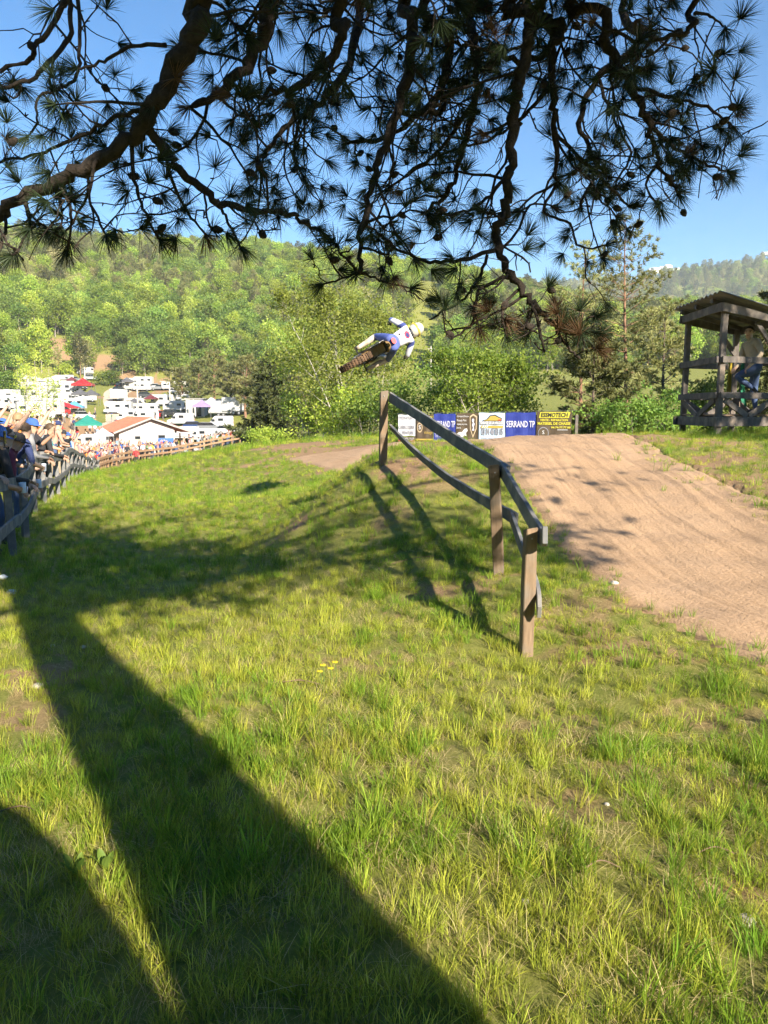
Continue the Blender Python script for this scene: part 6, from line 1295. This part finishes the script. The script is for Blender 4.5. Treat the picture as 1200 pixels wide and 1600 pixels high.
for (n_, p0, p1, Y_, where) in [(6,-2,84,112,'in the lowest row at far left'),(7,-5,92,156,'in the middle row at far left'),(6,-5,96,182,'in the upper row at far left'),(6,204,292,190,'in the back row below the terrace'),(6,296,392,142,'in the row under the pines'),(5,200,300,138,'in the row just behind the red roof')]:
    for k in range(n_):
        kd = rl.choices(['van','motorhome','car','caravan','canopy_tent'],[3,2.4,3,1.6,.8])[0]; cl = rl.choice(['white','white','cream','silver','white']) if kd != 'car' else rl.choice(['dark','grey','silver','blue','black','white','red'])
        park(kd, p0+(p1-p0)*(k+.5)/n_+rl.uniform(-3,3), Y_+rl.uniform(-3,3), rl.choice([0,180])+rl.gauss(8,14), cl, f'{cl} {kd.replace("_"," ")}, {OR[k]} from left {where}', .8 if kd != 'car' else .95)
sx = PX(310,136); mb = MB(); mb.box((0,0,1.5),(3.2,2.4,3.0)); o = empty('shed', (sx,136,gz(sx,136))); tag(o, 'small white flat-roofed shed beside the purple tent', 'shed'); mb.build('wall', M_WALL, o); slab(o, 'roof', M_WALLG, (0,0,3.06), (3.6,2.8,.14)); slab(o, 'door', M_GLASS, (.6,-1.21,1.0), (.9,.04,1.9))
# lorry with an orange panel, left edge
lo = empty('lorry', (PX(14,78), 78, gz(PX(14,78),78)), R(182)); tag(lo, 'white box lorry with an orange side panel behind the near crowd', 'lorry'); mb = MB(); mb.box((0,0,2.0),(7.5,2.4,2.6)); mb.build('body', CM['white'], lo, bevel=.06)
slab(lo, 'orange_panel', M_ORG, (-2.2,1.22,1.6), (1.9,.05,1.2)); mb = MB(); mb.prism([(3.8,.5),(5.4,.5),(5.5,1.3),(5.2,2.5),(3.8,2.6)], -1.15, 1.15, 1); mb.build('cab', CM['white'], lo, bevel=.06); slab(lo, 'cab_window', M_GLASS, (4.7,1.17,1.9), (.9,.04,.6)); slab(lo, 'windscreen', M_GLASS, (5.38,0,1.9), (.05,2.0,.8), Matrix.Rotation(-.2,3,'Y')); wheels(lo, (-2.6,4.5), 1.05, .45)
# lamp posts and poles
W_POLE = plain('pole_concrete',(.5,.47,.42),.9,col2=(.4,.37,.33),scale=3)
for k, (px, Y_, top) in enumerate([(269,158,596),(305,132,624),(219,140,598),(139,190,574)]):
    x = PX(px, Y_); g = gz(x, Y_); hh = P(px, top, Y_).z-g; e = empty('lamp_post', (x, Y_, g)); tag(e, ['lamp post rising behind the blue tarpaulin','lamp post beside the white shed','plain pole right of the gravel road','thin pole near the upper left tents'][k], 'lamp post', 'lamp posts in the paddock')
    mb = MB(); mb.tube([(0,0,-.3),(0,0,hh)],[.19,.12],8); mb.build('pole', W_POLE, e, smooth=True)
    if k < 2:
        mb = MB(); mb.tube([(0,0,hh-.3),(-.7,0,hh-.05),(-1.2,0,hh)],.05,6); mb.build('arm', W_POLE, e); mb = MB(); mb.box((-1.5,0,hh),(.8,.3,.14)); mb.build('lamp_head', CM['cream'], e, bevel=.03)
x = PX(672,150); g = gz(x,150); e = empty('utility_pole', (x,150,g)); tag(e, 'pale utility pole on the green strip right of the rider', 'pole'); mb = MB(); mb.tube([(0,0,-.3),(0,0,P(672,541,150).z-g)],[.17,.11],8); mb.build('pole', W_POLE, e, smooth=True); hh = P(672,541,150).z-g; mb = MB(); mb.box((0,0,hh-.5),(1.4,.12,.12)); mb.build('cross_arm', W_POLE, e)
# ------------------------------------------------------------------ small things in the grass
rg = random.Random(12)
def stone(px, py, s, m, lab):
    d = ray(px, py); t = 2.0
    for _ in range(400):
        p = Vector((0,0,CAMZ))+d*t
        if p.z < gz(p.x, p.y): break
        t *= 1.01
    bm = bmesh.new(); bmesh.ops.create_icosphere(bm, subdivisions=2, radius=s)
    for v in bm.verts: v.co *= 1+.22*mnoise.noise(v.co*(3/s*.5)+Vector((px,py,0))); v.co.z *= .6
    me = bpy.data.meshes.new('stone'); bm.to_mesh(me); bm.free(); me.materials.append(m); o = link('stone', me); o.location = (p.x, p.y, gz(p.x,p.y)+s*.3); o.rotation_euler = (0,0,px); tag(o, lab, 'stone', 'stones in the grass')
M_ST = plain('limestone',(.42,.38,.32),.9,col2=(.55,.5,.43),scale=20,bump=.3)
for px, py, s, lab in [(130,1014,.022,'small pale stone inside the big shadow on the left'),(60,1075,.035,'flat pale stone at the left edge of the trunk shadow'),(375,920,.02,'tiny stone in the sunlit grass left of centre'),(82,1012,.02,'pebble in the shade near the left edge'),(960,915,.035,'pale stone at the edge of the dirt track'),(1165,1448,.03,'tan stone in the grass at lower right'),(948,1262,.012,'small tan stone in the grass right of centre'),(820,1412,.014,'little pale stone in the lower middle grass')]: stone(px, py, s, M_ST, lab)
for k, (px, py, lab) in enumerate([(18,930,'crumpled white paper in the grass at the left edge'),(62,772,'white paper scrap below the crowd fence'),(4,905,'white litter scrap nearest the crowd fence')]):
    stone(px, py, .045, plain('paper_%d' % k,(.6,.63,.68),.7), lab); o = [q for q in bpy.data.objects if q.get('label') == lab][0]; o.name = 'paper_scrap'; o['category'] = 'litter'; o['group'] = 'litter by the crowd'
M_TWIG = plain('dry_twig',(.14,.09,.055),.9,col2=(.24,.16,.11),scale=12)
for k, (a, b, Y_, lab) in enumerate([((915,1372),(965,1412),2.62,'dry reddish twig lying in the lower right grass'),((440,1078),(505,1088),4.62,'pale bare twig lying in the middle of the grass'),((455,1080),(480,1070),4.65,'short side twig beside the pale bare twig'),((610,862),(690,862),7.3,'thin straw-coloured stick by the fence shadow'),((0,1298),(62,1303),3.0,'grey stick at the left edge of the picture'),((1090,1368),(1150,1345),2.7,'thin dry stem in the grass at far right')]):
    p, q = P(*a, Y_), P(*b, Y_); p.z = gz(p.x,p.y)+.035; q.z = gz(q.x,q.y)+.03; m_ = p.lerp(q,.5)+Vector((0,.02,.015)); mb = MB(); mb.tube(cr([p,m_,q],4),[.0032-.0002*i for i in range(9)],6); tag(mb.build('twig', M_TWIG, None, smooth=True), lab, 'twig', 'twigs in the grass')
M_STEM = plain('stem_green',(.10,.16,.03),.7); M_PET = plain('petal_yellow',(.7,.55,.02),.6); M_DOCK = leafmat('dock_leaf', (.12,.2,.03), (.2,.28,.05), .4, objrand=False)
for k, (px, py, lab) in enumerate([(500,1062,'upper left yellow wildflower in the middle grass'),(517,1122,'yellow wildflower right of the lowest pair'),(505,1130,'lowest yellow wildflower in the middle grass'),(524,1116,'topmost of the lower three yellow wildflowers'),(1020,752,'yellow flower on the bank before the shelter')]):
    p = P(px, py, 4.6 if py > 1000 else 9.5); g = gz(p.x, p.y); e = tag(empty('wildflower', (p.x,p.y,g)), lab, 'flower', 'yellow wildflowers'); h = .12+.02*k; mb = MB(); mb.tube([(0,0,0),(.01,0,h*.5),(.0,.01,h)],.002,5); mb.build('stem', M_STEM, e)
    for q in range(5): a = q*1.2566; mb = MB(); mb.box((.011*math.cos(a),.011*math.sin(a)+.01,h+.003),(.016,.011,.003), Matrix.Rotation(a,3,'Z')); mb.build('petal', M_PET, e)
for k, (px, py, Y_, lab) in enumerate([(120,1392,2.62,'broad-leaved plant lit at the left edge of the trunk shadow'),(165,1360,2.66,'tall broad leaf standing in the sunlit strip at lower left')]):
    p = P(px, py, Y_); e = tag(empty('dock_plant', (p.x,Y_,gz(p.x,Y_))), lab, 'plant', 'broad-leaved plants')
    for q in range(5 if k == 0 else 4):
        a = q*1.4+k; L = .09+.015*q; vs, fs = [], []
        for i in range(7):
            t = i/6; w = .016*math.sin(math.pi*min(1,t*.93+.05))**.8; c = Vector((math.cos(a)*L*.45*t, math.sin(a)*L*.45*t, L*t*(1.05-.35*t))); s_ = Vector((-math.sin(a),math.cos(a),0))
            vs += [c-s_*w+Vector((0,0,.006)), c, c+s_*w+Vector((0,0,.006))]
        for i in range(6): fs += [(i*3,i*3+1,i*3+4,i*3+3),(i*3+1,i*3+2,i*3+5,i*3+4)]
        V_ = np.array([tuple(v) for v in vs]); link('leaf', np_mesh('leaf', V_, np.array(fs), M_DOCK, smooth=True, var=np.full(len(vs), rg.random())), e)
# small cumulus behind the far ridge
M_CL = plain('cloud_white',(.85,.86,.88),1.0)
for k, (px, py, w, lab) in enumerate([(1040,424,95,'small white cloud low over the far ridge'),(1205,398,60,'white cloud wisp at the right edge')]):
    p = P(px, py, 3600 if k else 3400); bm = bmesh.new()
    for q in range(16):
        s = w*rg.uniform(.10,.24); u = rg.uniform(-.6,.6); bmesh.ops.create_icosphere(bm, subdivisions=3, radius=s, matrix=Matrix.Translation((u*w*1.1, rg.uniform(-.2,.2)*w, (1-abs(u))*w*.14*rg.random())))
    for v in bm.verts: v.co += v.co.normalized()*5*mnoise.noise(v.co*.05); v.co.z *= .75
    me = bpy.data.meshes.new('cloud'); bm.to_mesh(me); bm.free(); me.materials.append(M_CL); me.polygons.foreach_set('use_smooth', np.ones(len(me.polygons), bool)); o = link('cloud', me); o.location = p; tag(o, lab, kind='structure')
# ------------------------------------------------------------------ air
mb = MB(); mb.box((0,0,150),(7000,7000,340)); hz_ = mb.build('haze', plain('haze_unused',(1,1,1))); hz_.data.materials.clear()
hm, hn, hl_, ho = _nt('haze_air'); pv = hn.new('ShaderNodeVolumePrincipled'); pv.inputs['Color'].default_value = (.78,.88,1,1); pv.inputs['Density'].default_value = .0002; pv.inputs['Anisotropy'].default_value = .0; hl_.new(pv.outputs[0], ho.inputs['Volume'])
hz_.data.materials.append(hm); tag(hz_, 'thin pale summer haze filling the valley', 'haze', kind='stuff')
